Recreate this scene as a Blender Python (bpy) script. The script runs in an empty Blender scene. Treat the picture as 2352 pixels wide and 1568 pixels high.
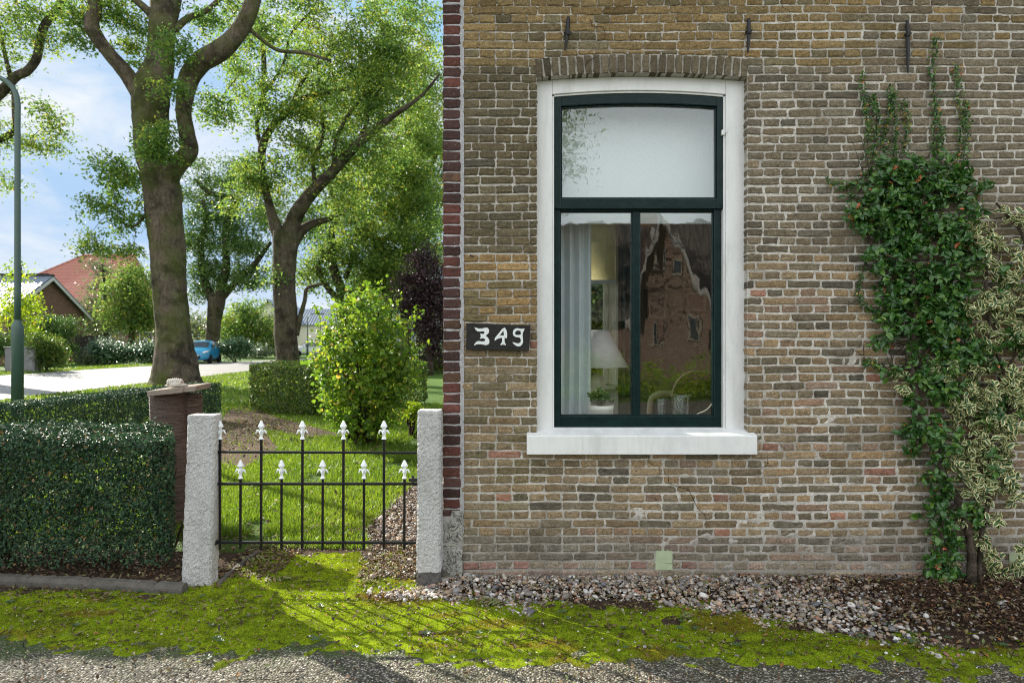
import bpy, math, random
import numpy as np
from mathutils import Vector, noise as mnoise
from mathutils.geometry import tessellate_polygon

rng = np.random.default_rng(7)
random.seed(7)
R = math.radians
scene = bpy.context.scene
COL = scene.collection

# ------------------------------------------------------------------ camera
F = 1568.3            # focal length in picture units (picture 2352 x 1568 units)
CX, CY, H = 1176.0, 784.1, 1.45
def P(X, Y, d):       # picture unit -> point at real distance d
    return np.array([(X - CX) / F * d, d, H + (CY - Y) / F * d])
def GY(Y): return H * F / (Y - CY)          # distance of a ground point seen at Y
def G(X, Y):
    d = GY(Y); return ((X - CX) / F * d, d)

cam_d = bpy.data.cameras.new("camera"); cam = bpy.data.objects.new("camera", cam_d); COL.objects.link(cam)
cam.location = (0, 0, H); cam.rotation_euler = (R(90), 0, 0)
cam_d.lens = 24.0; cam_d.sensor_width = 36.0; cam_d.clip_start = 0.05; cam_d.clip_end = 2000
cam_d.dof.use_dof = True; cam_d.dof.focus_distance = 4.3; cam_d.dof.aperture_fstop = 3.2
scene.camera = cam

# ------------------------------------------------------------------ sun + sky
SUN_EL, SUN_AZ = 29.0, -48.0         # azimuth measured from +Y, negative = towards -X
sd = Vector((math.sin(R(SUN_AZ)) * math.cos(R(SUN_EL)), math.cos(R(SUN_AZ)) * math.cos(R(SUN_EL)), math.sin(R(SUN_EL))))
sl = bpy.data.lights.new("sun", 'SUN'); sl.energy = 5.0; sl.angle = R(0.5); sl.color = (1.0, 0.93, 0.80)
so = bpy.data.objects.new("sun", sl); COL.objects.link(so)
so.rotation_euler = (-sd).to_track_quat('-Z', 'Y').to_euler(); so.location = (-20, 20, 30)

world = bpy.data.worlds.new("World"); scene.world = world; world.use_nodes = True
wt = world.node_tree; wt.nodes.clear()
def wn(t, **kw):
    n = wt.nodes.new(t)
    for k, v in kw.items(): setattr(n, k, v)
    return n
sky = wn('ShaderNodeTexSky', sky_type='NISHITA', sun_disc=False, sun_elevation=R(SUN_EL), sun_rotation=R(SUN_AZ))
sky.air_density = 1.0; sky.dust_density = 0.6; sky.ozone_density = 2.0
tc = wn('ShaderNodeTexCoord')
mp = wn('ShaderNodeMapping'); mp.inputs['Scale'].default_value = (1.0, 1.0, 2.6)
nz = wn('ShaderNodeTexNoise'); nz.inputs['Scale'].default_value = 3.4; nz.inputs['Detail'].default_value = 9; nz.inputs['Roughness'].default_value = 0.62; nz.inputs['Distortion'].default_value = 0.35
rp = wn('ShaderNodeValToRGB'); rp.color_ramp.elements[0].position = 0.41; rp.color_ramp.elements[1].position = 0.66
# cloud bank added behind the camera (towards -Y), brightened to light the wall
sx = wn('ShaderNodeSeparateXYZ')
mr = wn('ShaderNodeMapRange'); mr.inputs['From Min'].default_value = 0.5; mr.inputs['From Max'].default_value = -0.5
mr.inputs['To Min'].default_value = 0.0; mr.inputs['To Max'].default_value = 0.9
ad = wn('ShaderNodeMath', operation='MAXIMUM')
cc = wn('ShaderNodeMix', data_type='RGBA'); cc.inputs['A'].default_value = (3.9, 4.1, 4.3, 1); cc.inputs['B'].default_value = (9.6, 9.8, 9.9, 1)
mx = wn('ShaderNodeMix', data_type='RGBA')
bg = wn('ShaderNodeBackground'); bg.inputs['Strength'].default_value = 0.10
wo = wn('ShaderNodeOutputWorld')
tint = wn('ShaderNodeMix', data_type='RGBA', blend_type='MULTIPLY'); tint.inputs['Factor'].default_value = 1.0; tint.inputs['B'].default_value = (0.62, 0.80, 1.0, 1)
L = wt.links.new
L(tc.outputs['Generated'], mp.inputs['Vector']); L(mp.outputs[0], nz.inputs['Vector']); L(nz.outputs['Fac'], rp.inputs['Fac'])
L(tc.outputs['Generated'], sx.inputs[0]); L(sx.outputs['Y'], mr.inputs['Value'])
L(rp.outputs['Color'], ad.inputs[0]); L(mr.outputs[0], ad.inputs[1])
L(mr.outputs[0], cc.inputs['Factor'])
L(sky.outputs[0], tint.inputs['A'])
cap = wn('ShaderNodeMix', data_type='RGBA', blend_type='DARKEN'); cap.inputs['Factor'].default_value = 1.0; cap.inputs['B'].default_value = (2.0, 2.9, 4.1, 1)
L(tint.outputs['Result'], cap.inputs['A'])
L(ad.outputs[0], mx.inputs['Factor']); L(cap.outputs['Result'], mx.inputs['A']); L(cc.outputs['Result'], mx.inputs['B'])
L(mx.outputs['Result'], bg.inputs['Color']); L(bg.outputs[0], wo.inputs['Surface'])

scene.view_settings.view_transform = 'Standard'; scene.view_settings.look = 'None'
scene.view_settings.exposure = 1.22; scene.view_settings.gamma = 1.0
scene.view_settings.use_curve_mapping = False
scene.cycles.max_bounces = 8; scene.cycles.transparent_max_bounces = 12
scene.cycles.sample_clamp_indirect = 6.0; scene.cycles.filter_width = 1.05; scene.cycles.use_denoising = True; scene.cycles.denoiser = 'OPENIMAGEDENOISE'; scene.cycles.denoising_input_passes = 'RGB_ALBEDO_NORMAL'; scene.cycles.denoising_prefilter = 'NONE'

# ------------------------------------------------------------------ node helper
class NT:
    def __init__(s, name):
        s.m = bpy.data.materials.new(name); s.m.use_nodes = True; s.t = s.m.node_tree; s.t.nodes.clear()
        s.out = s.t.nodes.new('ShaderNodeOutputMaterial'); s._tc = None
    def n(s, typ, ins=None, **kw):
        x = s.t.nodes.new(typ)
        for k, v in kw.items(): setattr(x, k, v)
        for k, v in (ins or {}).items(): s.set(x, k, v)
        return x
    def set(s, x, k, v):
        i = x.inputs[k]
        if isinstance(v, bpy.types.NodeSocket): s.t.links.new(v, i)
        elif isinstance(v, bpy.types.Node): s.t.links.new(v.outputs[0], i)
        else:
            if i.type == 'RGBA' and len(v) == 3: v = (*v, 1)
            i.default_value = v
    def pos(s):
        return s.n('ShaderNodeNewGeometry').outputs['Position']
    def obj(s):
        return s.n('ShaderNodeTexCoord').outputs['Object']
    def mapv(s, vec, scale=(1, 1, 1), loc=(0, 0, 0)):
        return s.n('ShaderNodeMapping', {'Vector': vec, 'Scale': scale, 'Location': loc}).outputs[0]
    def noise(s, scale, detail=4, rough=.55, vec=None, dist=0):
        return s.n('ShaderNodeTexNoise', {'Vector': vec or s.pos(), 'Scale': scale, 'Detail': detail, 'Roughness': rough, 'Distortion': dist}).outputs['Fac']
    def vor(s, scale, vec=None, out='Distance', rnd=1.0, feature='F1'):
        return s.n('ShaderNodeTexVoronoi', {'Vector': vec or s.pos(), 'Scale': scale, 'Randomness': rnd}, feature=feature).outputs[out]
    def ramp(s, fac, els, interp='LINEAR'):
        r = s.n('ShaderNodeValToRGB', {'Fac': fac}); cr = r.color_ramp; cr.interpolation = interp
        while len(cr.elements) < len(els): cr.elements.new(0.5)
        for e, (p, c) in zip(cr.elements, els):
            e.position = p; e.color = (c, c, c, 1) if isinstance(c, (int, float)) else (*c, 1)
        return r.outputs['Color']
    def mix(s, f, a, b, mode='MIX'):
        x = s.n('ShaderNodeMix', data_type='RGBA', blend_type=mode)
        for k, v in ((0, f), (6, a), (7, b)):
            if isinstance(v, bpy.types.NodeSocket): s.t.links.new(v, x.inputs[k])
            else:
                if k and len(v) == 3: v = (*v, 1)
                x.inputs[k].default_value = v
        return x.outputs[2]
    def math(s, op, a, b=0.0, c=None):
        x = s.n('ShaderNodeMath', operation=op)
        for k, v in enumerate((a, b) if c is None else (a, b, c)):
            if isinstance(v, bpy.types.NodeSocket): s.t.links.new(v, x.inputs[k])
            else: x.inputs[k].default_value = v
        return x.outputs[0]
    def attr(s, name='Col'):
        return s.n('ShaderNodeAttribute', attribute_name=name)
    def sep(s, v):
        return s.n('ShaderNodeSeparateXYZ', {0: v})
    def bump(s, h, strength=.5, dist=.01, normal=None):
        i = {'Height': h, 'Strength': strength, 'Distance': dist}
        if normal: i['Normal'] = normal
        return s.n('ShaderNodeBump', i).outputs[0]
    def bsdf(s, col, rough=.7, spec=.3, normal=None, metal=0, **kw):
        i = {'Base Color': col, 'Roughness': rough, 'Specular IOR Level': spec, 'Metallic': metal}
        if normal: i['Normal'] = normal
        i.update(kw)
        return s.n('ShaderNodeBsdfPrincipled', i).outputs[0]
    def end(s, sh):
        s.t.links.new(sh, s.out.inputs['Surface']); return s.m

M = {}
def simple(name, col, rough=.6, spec=.3, metal=0, var=.12, sc=30, bump=.15, bd=.002):
    n = NT(name); nz = n.noise(sc, 5)
    a = tuple(c * (1 - var) for c in col); b = tuple(min(1, c * (1 + var)) for c in col)
    c = n.mix(nz, a, b)
    M[name] = n.end(n.bsdf(c, rough, spec, n.bump(n.noise(sc * 4, 4), bump, bd), metal)); return M[name]

# ------------------------------------------------------------------ mesh helpers
class MB:
    def __init__(s): s.v = []; s.f = []; s.c = []; s.n = 0
    def add(s, v, faces, col=None):
        v = np.asarray(v, float).reshape(-1, 3); s.v.append(v)
        if not isinstance(faces, (list, tuple)) or (len(faces) and isinstance(faces[0], (int, np.integer))): faces = [faces]
        if len(faces) and not isinstance(faces[0], np.ndarray):
            byk = {}
            for fc in faces: byk.setdefault(len(fc), []).append(fc)
            faces = [np.array(x) for x in byk.values()]
        for f in faces: s.f.append(np.asarray(f, int) + s.n)
        if col is None: col = (1, 1, 1)
        c = np.empty((len(v), 4)); c[:, 3] = 1; c[:, :3] = col; s.c.append(c)
        s.n += len(v); return s
    def box(s, x0, x1, y0, y1, z0, z1, col=None):
        v = [(x, y, z) for x in (x0, x1) for y in (y0, y1) for z in (z0, z1)]
        return s.add(v, np.array([(0, 1, 3, 2), (4, 6, 7, 5), (0, 4, 5, 1), (2, 3, 7, 6), (0, 2, 6, 4), (1, 5, 7, 3)]), col)
    def mesh(s, name, off=(0, 0, 0), smooth=False):
        me = bpy.data.meshes.new(name)
        v = np.concatenate(s.v) - np.asarray(off); me.vertices.add(len(v)); me.vertices.foreach_set('co', v.ravel())
        loops = np.concatenate([f.ravel() for f in s.f]); ks = np.concatenate([np.full(len(f), f.shape[1]) for f in s.f])
        me.loops.add(len(loops)); me.loops.foreach_set('vertex_index', loops)
        st = np.concatenate([[0], np.cumsum(ks)[:-1]]); me.polygons.add(len(ks)); me.polygons.foreach_set('loop_start', st)
        me.polygons.foreach_set('use_smooth', np.full(len(ks), bool(smooth)))
        a = me.attributes.new('Col', 'FLOAT_COLOR', 'POINT'); a.data.foreach_set('color', np.concatenate(s.c).ravel())
        me.update(calc_edges=True); me.validate(); return me

ORG = {}
def tag(o, label=None, cat=None, group=None, kind=None):
    for k, v in (('label', label), ('category', cat), ('group', group), ('kind', kind)):
        if v: o[k] = v
    return o
def empty(name, loc, label, cat, group=None):
    o = bpy.data.objects.new(name, None); COL.objects.link(o); o.location = loc; o.empty_display_size = .2
    ORG[o.name] = np.array(loc, float); return tag(o, label, cat, group)
def link(name, me, mat, parent=None):
    o = bpy.data.objects.new(name, me); COL.objects.link(o)
    if mat and not me.materials: me.materials.append(mat)
    if parent: o.parent = parent; ORG[o.name] = ORG[parent.name]
    return o
def part(name, mb, mat, parent, smooth=False, bevel=0, label=None):
    o = link(name, mb.mesh(name, ORG[parent.name], smooth), mat, parent)
    if bevel: bev(o, bevel)
    if label: o['label'] = label
    return o
def bev(o, w, seg=2):
    md = o.modifiers.new('edge', 'BEVEL'); md.width = w; md.segments = seg; md.limit_method = 'ANGLE'; md.angle_limit = R(40)
def solo(name, mb, mat, label, cat, group=None, smooth=False, bevel=0, kind=None, origin=None):
    v = np.concatenate(mb.v)
    if origin is None: origin = (v[:, 0].mean(), v[:, 1].mean(), v[:, 2].min())
    o = link(name, mb.mesh(name, origin, smooth), mat); o.location = origin; ORG[o.name] = np.array(origin, float)
    if bevel: bev(o, bevel)
    return tag(o, label, cat, group, kind)
def struct(name, mb, mat, label, smooth=False, cat='ground', kind='structure'):
    return solo(name, mb, mat, label, cat, kind=kind, smooth=smooth, origin=(0, 0, 0))

def smoothpath(pts, sub=5):
    pts = np.asarray(pts, float)
    if len(pts) < 3: 
        t = np.linspace(0, 1, sub + 1)[:, None]; return pts[0] * (1 - t) + pts[-1] * t
    p = np.vstack([2 * pts[0] - pts[1], pts, 2 * pts[-1] - pts[-2]]); out = []
    for i in range(1, len(p) - 2):
        for t in np.arange(sub) / sub:
            a, b, c, d = p[i - 1], p[i], p[i + 1], p[i + 2]
            out.append(.5 * (2 * b + (c - a) * t + (2 * a - 5 * b + 4 * c - d) * t * t + (3 * b - a - 3 * c + d) * t ** 3))
    out.append(pts[-1]); return np.array(out)
def tube(mb, pts, rad, seg=8, sub=5, rough=0., cap=True, col=None, sm=True, flat=None):
    pr = np.column_stack([np.asarray(pts, float), np.broadcast_to(rad, (len(pts),))])
    if sm: pr = smoothpath(pr, sub)
    p, r = pr[:, :3], np.maximum(pr[:, 3], 1e-4)
    t = np.gradient(p, axis=0); t /= np.linalg.norm(t, axis=1)[:, None] + 1e-9
    u = np.cross(t[0], (0, 0, 1)); 
    if np.linalg.norm(u) < .1: u = np.cross(t[0], (0, 1, 0))
    u /= np.linalg.norm(u); V = []
    ang = np.arange(seg) / seg * 2 * np.pi
    ph = rng.uniform(0, 6.28, 4)
    for i in range(len(p)):
        u = u - t[i] * u.dot(t[i]); u /= np.linalg.norm(u) + 1e-9; w = np.cross(t[i], u)
        rr = r[i] * (1 + rough * (np.sin(ang * 2 + ph[0] + i * .23) * .5 + np.sin(ang * 3 + ph[1] - i * .31) * .35 + np.sin(ang * 5 + ph[2] + i * .5) * .2 + rng.uniform(-.3, .3, seg)))
        V.append(p[i] + rr[:, None] * (np.cos(ang)[:, None] * u + np.sin(ang)[:, None] * w * (flat or 1)))
    V = np.concatenate(V); i, j = np.meshgrid(np.arange(len(p) - 1), np.arange(seg), indexing='ij')
    i = i.ravel(); j = j.ravel(); j2 = (j + 1) % seg
    fs = [np.column_stack([i * seg + j, i * seg + j2, (i + 1) * seg + j2, (i + 1) * seg + j])]
    if cap: fs += [np.arange(seg)[None, ::-1], (np.arange(seg) + (len(p) - 1) * seg)[None, :]]
    mb.add(V, fs, col); return mb
def lathe(mb, prof, c=(0, 0, 0), seg=24, col=None, axis='z', jit=0):
    prof = np.asarray(prof, float); a = np.arange(seg) / seg * 2 * np.pi
    r, h = prof[:, 0], prof[:, 1]
    X = r[:, None] * np.cos(a); Y = r[:, None] * np.sin(a); Z = np.repeat(h[:, None], seg, 1)
    V = np.stack([X, Y, Z], -1).reshape(-1, 3)
    if axis == 'y': V = V[:, [0, 2, 1]]
    if axis == 'x': V = V[:, [2, 0, 1]]
    if jit: V = V + rng.normal(0, jit, V.shape)
    n = len(prof); i, j = np.meshgrid(np.arange(n - 1), np.arange(seg), indexing='ij'); i = i.ravel(); j = j.ravel(); j2 = (j + 1) % seg
    fs = [np.column_stack([i * seg + j, i * seg + j2, (i + 1) * seg + j2, (i + 1) * seg + j])]
    if r[0] > 1e-5: fs.append(np.arange(seg)[None, ::-1])
    if r[-1] > 1e-5: fs.append((np.arange(seg) + (n - 1) * seg)[None])
    mb.add(V + np.asarray(c), fs, col); return mb
def grid(mb, nx, ny, fn, col=None, skip=None):
    u, v = np.meshgrid(np.linspace(0, 1, nx + 1), np.linspace(0, 1, ny + 1), indexing='ij')
    V = fn(u.ravel(), v.ravel()); i, j = np.meshgrid(np.arange(nx), np.arange(ny), indexing='ij'); i = i.ravel(); j = j.ravel(); w = ny + 1
    f = np.column_stack([i * w + j, (i + 1) * w + j, (i + 1) * w + j + 1, i * w + j + 1])
    if skip is not None: f = f[~skip(V[f].mean(1))]
    mb.add(V, [f], col); return mb
def strip(mb, xa, xb, lo, hi, y0, y1, n=1):       # solid between two curves z=lo(x), z=hi(x)
    x = np.linspace(xa, xb, n + 1); f1 = lambda f: np.array([f(t) if callable(f) else f for t in x], float)
    a, b = f1(lo), f1(hi); m = n + 1
    V = np.concatenate([np.column_stack([x, np.full(m, y), z]) for y in (y0, y1) for z in (a, b)])
    q = []
    for i in range(n):
        A, B, C, D = i, m + i, 2 * m + i, 3 * m + i
        q += [(A, A + 1, B + 1, B), (C, D, D + 1, C + 1), (A, C, C + 1, A + 1), (B, B + 1, D + 1, D)]
    q += [(0, m, 3 * m, 2 * m), (n, 2 * m + n, 3 * m + n, m + n)]
    mb.add(V, np.array(q)); return mb
def prism(mb, poly, y0, y1, holes=(), col=None):     # outline in (x,z), extruded along y
    loops = [list(poly)] + [list(h) for h in holes]
    tri = tessellate_polygon([[Vector((a, b, 0)) for a, b in l] for l in loops])
    pts = [p for l in loops for p in l]; n = len(pts)
    V = [(a, y0, b) for a, b in pts] + [(a, y1, b) for a, b in pts]
    fs = [tuple(t) for t in tri] + [tuple(n + k for k in t[::-1]) for t in tri]; o = 0
    for l in loops:
        k = len(l)
        for i in range(k): j = (i + 1) % k; fs.append((o + i, o + j, n + o + j, n + o + i))
        o += k
    mb.add(V, fs, col); return mb

_lat = rng.random((64, 64, 8))
def vn(x, y, s=0):                                  # 2-D value noise
    x = np.asarray(x, float); y = np.asarray(y, float); xi = np.floor(x).astype(int); yi = np.floor(y).astype(int); fx = x - xi; fy = y - yi
    fx = fx * fx * (3 - 2 * fx); fy = fy * fy * (3 - 2 * fy); L_ = _lat[:, :, s % 8]; g = lambda a, b: L_[a % 64, b % 64]
    return (g(xi, yi) * (1 - fx) + g(xi + 1, yi) * fx) * (1 - fy) + (g(xi, yi + 1) * (1 - fx) + g(xi + 1, yi + 1) * fx) * fy
def fbm(x, y, s=0, o=4):
    t = 0; a = .5; n = 0
    for k in range(o): t = t + a * vn(x * 2 ** k + 7.3 * k, y * 2 ** k + 3.1 * k, s + k); n += a; a *= .5
    return t / n

def unit(v): return v / (np.linalg.norm(v, axis=-1, keepdims=True) + 1e-9)
def leaves(mb, c, nrm, Ls, Ws, rnd, kind='rhomb', dirs=None):
    """many leaf blades: centre, normal, length, width, colour value"""
    n = len(c); Ls = np.broadcast_to(Ls, n)[:, None]; Ws = np.broadcast_to(Ws, n)[:, None]
    nrm = unit(nrm); a = rng.normal(size=(n, 3)) if dirs is None else dirs; a = unit(a - nrm * (a * nrm).sum(1, keepdims=True)); b = np.cross(nrm, a)
    rnd = np.broadcast_to(rnd, n); z = np.zeros(n)
    if kind == 'rhomb':
        V = np.stack([c - a * Ls * .5, c + b * Ws * .5 + nrm * Ls * .06, c + a * Ls * .5 - nrm * Ls * .1, c - b * Ws * .5 + nrm * Ls * .06], 1)
        C = np.stack([rnd, z, z], -1)[:, None].repeat(4, 1); k = np.arange(n)[:, None] * 4
        mb.add(V.reshape(-1, 3), [k + np.array([0, 1, 2, 3])], C.reshape(-1, 3))
    else:                                   # oval leaf: midrib and two half blades, folded along the rib, tip bent down
        t = [-.5, -.2, .2, .5]; w = [0, .5, .42, 0]; dn = [-.04, 0, -.02, -.14]
        rib = [c + a * Ls * q + nrm * Ls * e for q, e in zip(t, dn)]
        lf = [c + a * Ls * t[i] + b * Ws * w[i] + nrm * (Ls * dn[i] + Ws * .16) for i in (1, 2)]
        rt = [c + a * Ls * t[i] - b * Ws * w[i] + nrm * (Ls * dn[i] + Ws * .16) for i in (1, 2)]
        V = np.stack(rib + lf + rt, 1); e = np.array([.35, 0, 0, .8, 1, 1, 1, 1.])
        C = np.stack([np.repeat(rnd[:, None], 8, 1), np.repeat(e[None], n, 0), np.zeros((n, 8))], -1); k = np.arange(n)[:, None] * 8
        mb.add(V.reshape(-1, 3), [k + np.array([0, 1, 4]), k + np.array([0, 6, 1]), k + np.array([2, 3, 5]), k + np.array([2, 7, 3]), k + np.array([1, 2, 5, 4]), k + np.array([1, 6, 7, 2])], C.reshape(-1, 3))
    return mb
# ------------------------------------------------------------------ materials
def leafmat(name, stops, trans=.45, rough=.42, spec=.4, tcol=1.5, varieg=None):
    n = NT(name); at = n.attr(); s = n.sep(at.outputs['Color']); r = s.outputs['X']
    col = n.ramp(r, stops)
    if varieg: col = n.mix(n.math('GREATER_THAN', n.math('ADD', s.outputs['Y'], n.math('MULTIPLY', n.math('SUBTRACT', n.noise(160, 3), .5), .3)), .60), col, n.ramp(r, varieg))
    p = n.bsdf(col, rough, spec)
    hs = n.n('ShaderNodeHueSaturation', {'Hue': .490, 'Saturation': 1.03, 'Value': tcol, 'Color': col})
    t = n.n('ShaderNodeBsdfTranslucent', {'Color': hs.outputs[0]})
    m = n.n('ShaderNodeMixShader', {0: trans, 1: p, 2: t.outputs[0]})
    M[name] = n.end(m.outputs[0]); return M[name]
leafmat('leaf_main', [(0, (.045, .11, .030)), (.45, (.095, .18, .034)), (.8, (.18, .25, .04)), (1, (.32, .30, .045))], trans=.55, tcol=1.9)
leafmat('leaf_warm', [(0, (.040, .095, .024)), (.45, (.095, .170, .030)), (.8, (.18, .245, .04)), (1, (.38, .31, .045))], trans=.55, tcol=1.9)
leafmat('leaf_cool', [(0, (.038, .090, .026)), (.5, (.078, .155, .034)), (.9, (.14, .21, .035)), (1, (.13, .18, .04))], trans=.35)
leafmat('leaf_shrub', [(0, (.040, .10, .014)), (.5, (.105, .20, .020)), (.85, (.22, .31, .028)), (1, (.36, .26, .05))], trans=.5, tcol=1.9)
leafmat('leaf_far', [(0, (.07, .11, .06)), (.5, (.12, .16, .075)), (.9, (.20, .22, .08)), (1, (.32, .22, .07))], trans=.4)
leafmat('leaf_purple', [(0, (.020, .010, .014)), (.6, (.045, .020, .026)), (1, (.09, .045, .045))], trans=.3)
leafmat('leaf_lime', [(0, (.070, .14, .012)), (.45, (.17, .27, .018)), (.85, (.32, .39, .025)), (1, (.40, .28, .05))], trans=.55, tcol=2.0)
leafmat('leaf_hedge', [(0, (.012, .036, .020)), (.6, (.026, .070, .029)), (.95, (.052, .112, .038)), (.97, (.16, .10, .03)), (1, (.20, .13, .05))], trans=.15, rough=.48, spec=.32)
leafmat('leaf_hedge_soft', [(0, (.014, .040, .022)), (.6, (.030, .075, .036)), (1, (.06, .11, .045))], trans=.15, rough=.5, spec=.3)
leafmat('leaf_beech', [(0, (.035, .075, .015)), (.6, (.075, .13, .02)), (.95, (.15, .19, .03)), (1, (.3, .17, .04))], trans=.5, rough=.32, spec=.5, tcol=2.1)
leafmat('leaf_laurel', [(0, (.03, .09, .03)), (1, (.07, .16, .04))], trans=.2, rough=.30, spec=1.0)
leafmat('leaf_climber', [(0, (.020, .070, .016)), (.6, (.050, .145, .024)), (.90, (.11, .21, .026)), (.95, (.28, .26, .04)), (1, (.45, .14, .06))], trans=.2, rough=.28, spec=.55)
leafmat('leaf_variegated', [(0, (.030, .085, .030)), (1, (.075, .15, .045))], trans=.2, rough=.32, spec=.5, varieg=[(0, (.55, .54, .24)), (.7, (.76, .71, .38)), (1, (.50, .40, .22))])
leafmat('leaf_pot', [(0, (.035, .075, .03)), (1, (.11, .17, .07))], trans=.2, rough=.4)
leafmat('litter', [(0, (.045, .028, .018)), (.4, (.11, .070, .038)), (.7, (.20, .15, .08)), (.9, (.16, .20, .07)), (1, (.32, .12, .04))], trans=.12, rough=.6, spec=.2, tcol=1.1)
leafmat('mulch', [(0, (.018, .011, .008)), (.5, (.055, .030, .019)), (.85, (.11, .065, .04)), (.96, (.22, .16, .11)), (1, (.30, .13, .05))], trans=.0, rough=.75, spec=.15)
leafmat('grass_blade', [(0, (.055, .115, .012)), (.5, (.12, .21, .018)), (.9, (.21, .28, .03)), (1, (.27, .25, .08))], trans=.45, rough=.45, spec=.35, tcol=1.6)

def bark(name, a, b, moss=.0, sc=1.0, zs=.25):
    n = NT(name); p = n.pos(); v = n.mapv(p, (1, 1, zs))
    f = n.noise(9 * sc, 8, .7, v, .6); c = n.mix(n.ramp(f, [(.3, 0), (.7, 1)]), a, b)
    blot = n.ramp(n.noise(1.7 * sc, 5, .65), [(.46, 0), (.60, 1)]); c = n.mix(n.math('MULTIPLY', blot, .8), c, tuple(x * .28 for x in a)); c = n.mix(1.0, c, n.ramp(n.noise(30 * sc, 6, .8, v, .5), [(.32, .5), (.5, 1.0), (.7, 1.6)]), 'MULTIPLY')
    lich = n.ramp(n.noise(3.1 * sc, 6, .7), [(.58, 0), (.68, 1)]); c = n.mix(n.math('MULTIPLY', lich, .45), c, (.24, .22, .16))
    if moss:
        mm = n.ramp(n.noise(1.1, 5, .6), [(.42, 0), (.62, moss)]); c = n.mix(mm, c, (.075, .10, .015))
    M[name] = n.end(n.bsdf(c, .9, .15, n.bump(n.noise(22 * sc, 9, .75, v, .8), 1.0, .05)))
bark('bark_main', (.055, .043, .032), (.150, .120, .088), .55)
bark('bark_dark', (.040, .031, .024), (.11, .088, .066), .25)
bark('twig', (.07, .05, .035), (.13, .10, .07), 0, 3)
bark('vine_bark', (.11, .085, .06), (.20, .16, .12), 0, 8)
n = NT('cherry_bark'); v = n.mapv(n.pos(), (1.5, 1.5, 26)); f = n.noise(4, 7, .7, v, .8)
c = n.ramp(f, [(.30, (.035, .021, .017)), (.5, (.105, .070, .056)), (.7, (.20, .15, .125))])
M['cherry_bark'] = n.end(n.bsdf(c, .55, .35, n.bump(f, 1.0, .02)))

# individually coloured bricks (colour attribute + grain, lichen and lime bloom)
n = NT('brick_yellow'); at = n.attr(); p = n.pos()
g = n.noise(55, 7, .75); g2 = n.noise(240, 4, .7)
c = n.mix(1.0, at.outputs['Color'], n.ramp(g, [(.30, .42), (.44, .85), (.54, 1.05), (.72, 1.7)]), 'MULTIPLY')
c = n.mix(1.0, c, n.ramp(g2, [(.3, .62), (.7, 1.38)]), 'MULTIPLY')
sx_ = n.sep(p)
lm = n.ramp(n.noise(7, 8, .72), [(.50, 0), (.64, 1)])
low = n.n('ShaderNodeMapRange', {'Value': sx_.outputs['Z'], 'From Min': 1.5, 'From Max': .1, 'To Min': .06, 'To Max': .40}).outputs[0]
right = n.n('ShaderNodeMapRange', {'Value': sx_.outputs['X'], 'From Min': .6, 'From Max': 1.9, 'To Min': .0, 'To Max': .12}).outputs[0]
fac = n.math('MULTIPLY', lm, n.math('ADD', low, right))
c = n.mix(fac, c, (.36, .32, .26))
ls = n.ramp(n.noise(85, 4, .7), [(.60, 0), (.66, 1)]); lz = n.ramp(n.noise(3.2, 3), [(.50, 0), (.62, .55)])
leftm = n.n('ShaderNodeMapRange', {'Value': sx_.outputs['X'], 'From Min': .3, 'From Max': 0.0}).outputs[0]
c = n.mix(n.math('MULTIPLY', n.math('MULTIPLY', ls, lz), leftm), c, (.50, .40, .13))
dk = n.ramp(n.noise(45, 6, .8), [(.60, 0), (.66, .7)]); c = n.mix(dk, c, (.022, .018, .014))
crk = n.ramp(n.noise(30, 5, .7, n.mapv(p, (1, 1, 4.5)), 1.2), [(.47, 0), (.5, .55), (.53, 0)]); c = n.mix(crk, c, (.035, .028, .02))
bh = n.math('ADD', n.math('MULTIPLY', g, 1.0), n.math('MULTIPLY', n.noise(150, 6, .8), .6))
M['brick_yellow'] = n.end(n.bsdf(c, .9, .15, n.bump(bh, 1.0, .010)))
n = NT('mortar'); p = n.pos(); f = n.noise(60, 8, .75)
c = n.ramp(f, [(.30, (.31, .285, .245)), (.5, (.60, .57, .515)), (.72, (.80, .77, .71))])
st = n.ramp(n.noise(4, 6, .65), [(.45, 0), (.62, .55)]); c = n.mix(st, c, (.20, .17, .135))
z_ = n.sep(p); lowd = n.n('ShaderNodeMapRange', {'Value': z_.outputs['Z'], 'From Min': .45, 'From Max': .0, 'To Max': .65}).outputs[0]
c = n.mix(lowd, c, (.17, .155, .125))
hole = n.ramp(n.noise(120, 5, .8), [(.63, 0), (.69, .8)]); c = n.mix(hole, c, (.03, .025, .02))
M['mortar'] = n.end(n.bsdf(c, .95, .1, n.bump(n.noise(110, 7, .8), 1.0, .008)))
n = NT('brick_red'); at = n.attr(); g = n.noise(60, 7, .8)
c = n.mix(1.0, at.outputs['Color'], n.ramp(g, [(.25, .55), (.75, 1.45)]), 'MULTIPLY')
c = n.mix(n.ramp(n.noise(90, 4, .8), [(.62, 0), (.68, .7)]), c, (.38, .34, .31))
c = n.mix(n.ramp(n.noise(14, 4, .6), [(.5, 0), (.66, .5)]), c, (.028, .022, .02))
M['brick_red'] = n.end(n.bsdf(c, .8, .25, n.bump(g, .8, .006)))
n = NT('mortar_white'); M['mortar_white'] = n.end(n.bsdf(n.ramp(n.noise(70, 7, .75), [(.3, (.26, .255, .26)), (.7, (.52, .52, .54))]), .9, .1, n.bump(n.noise(110, 6, .8), .9, .006)))
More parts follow.
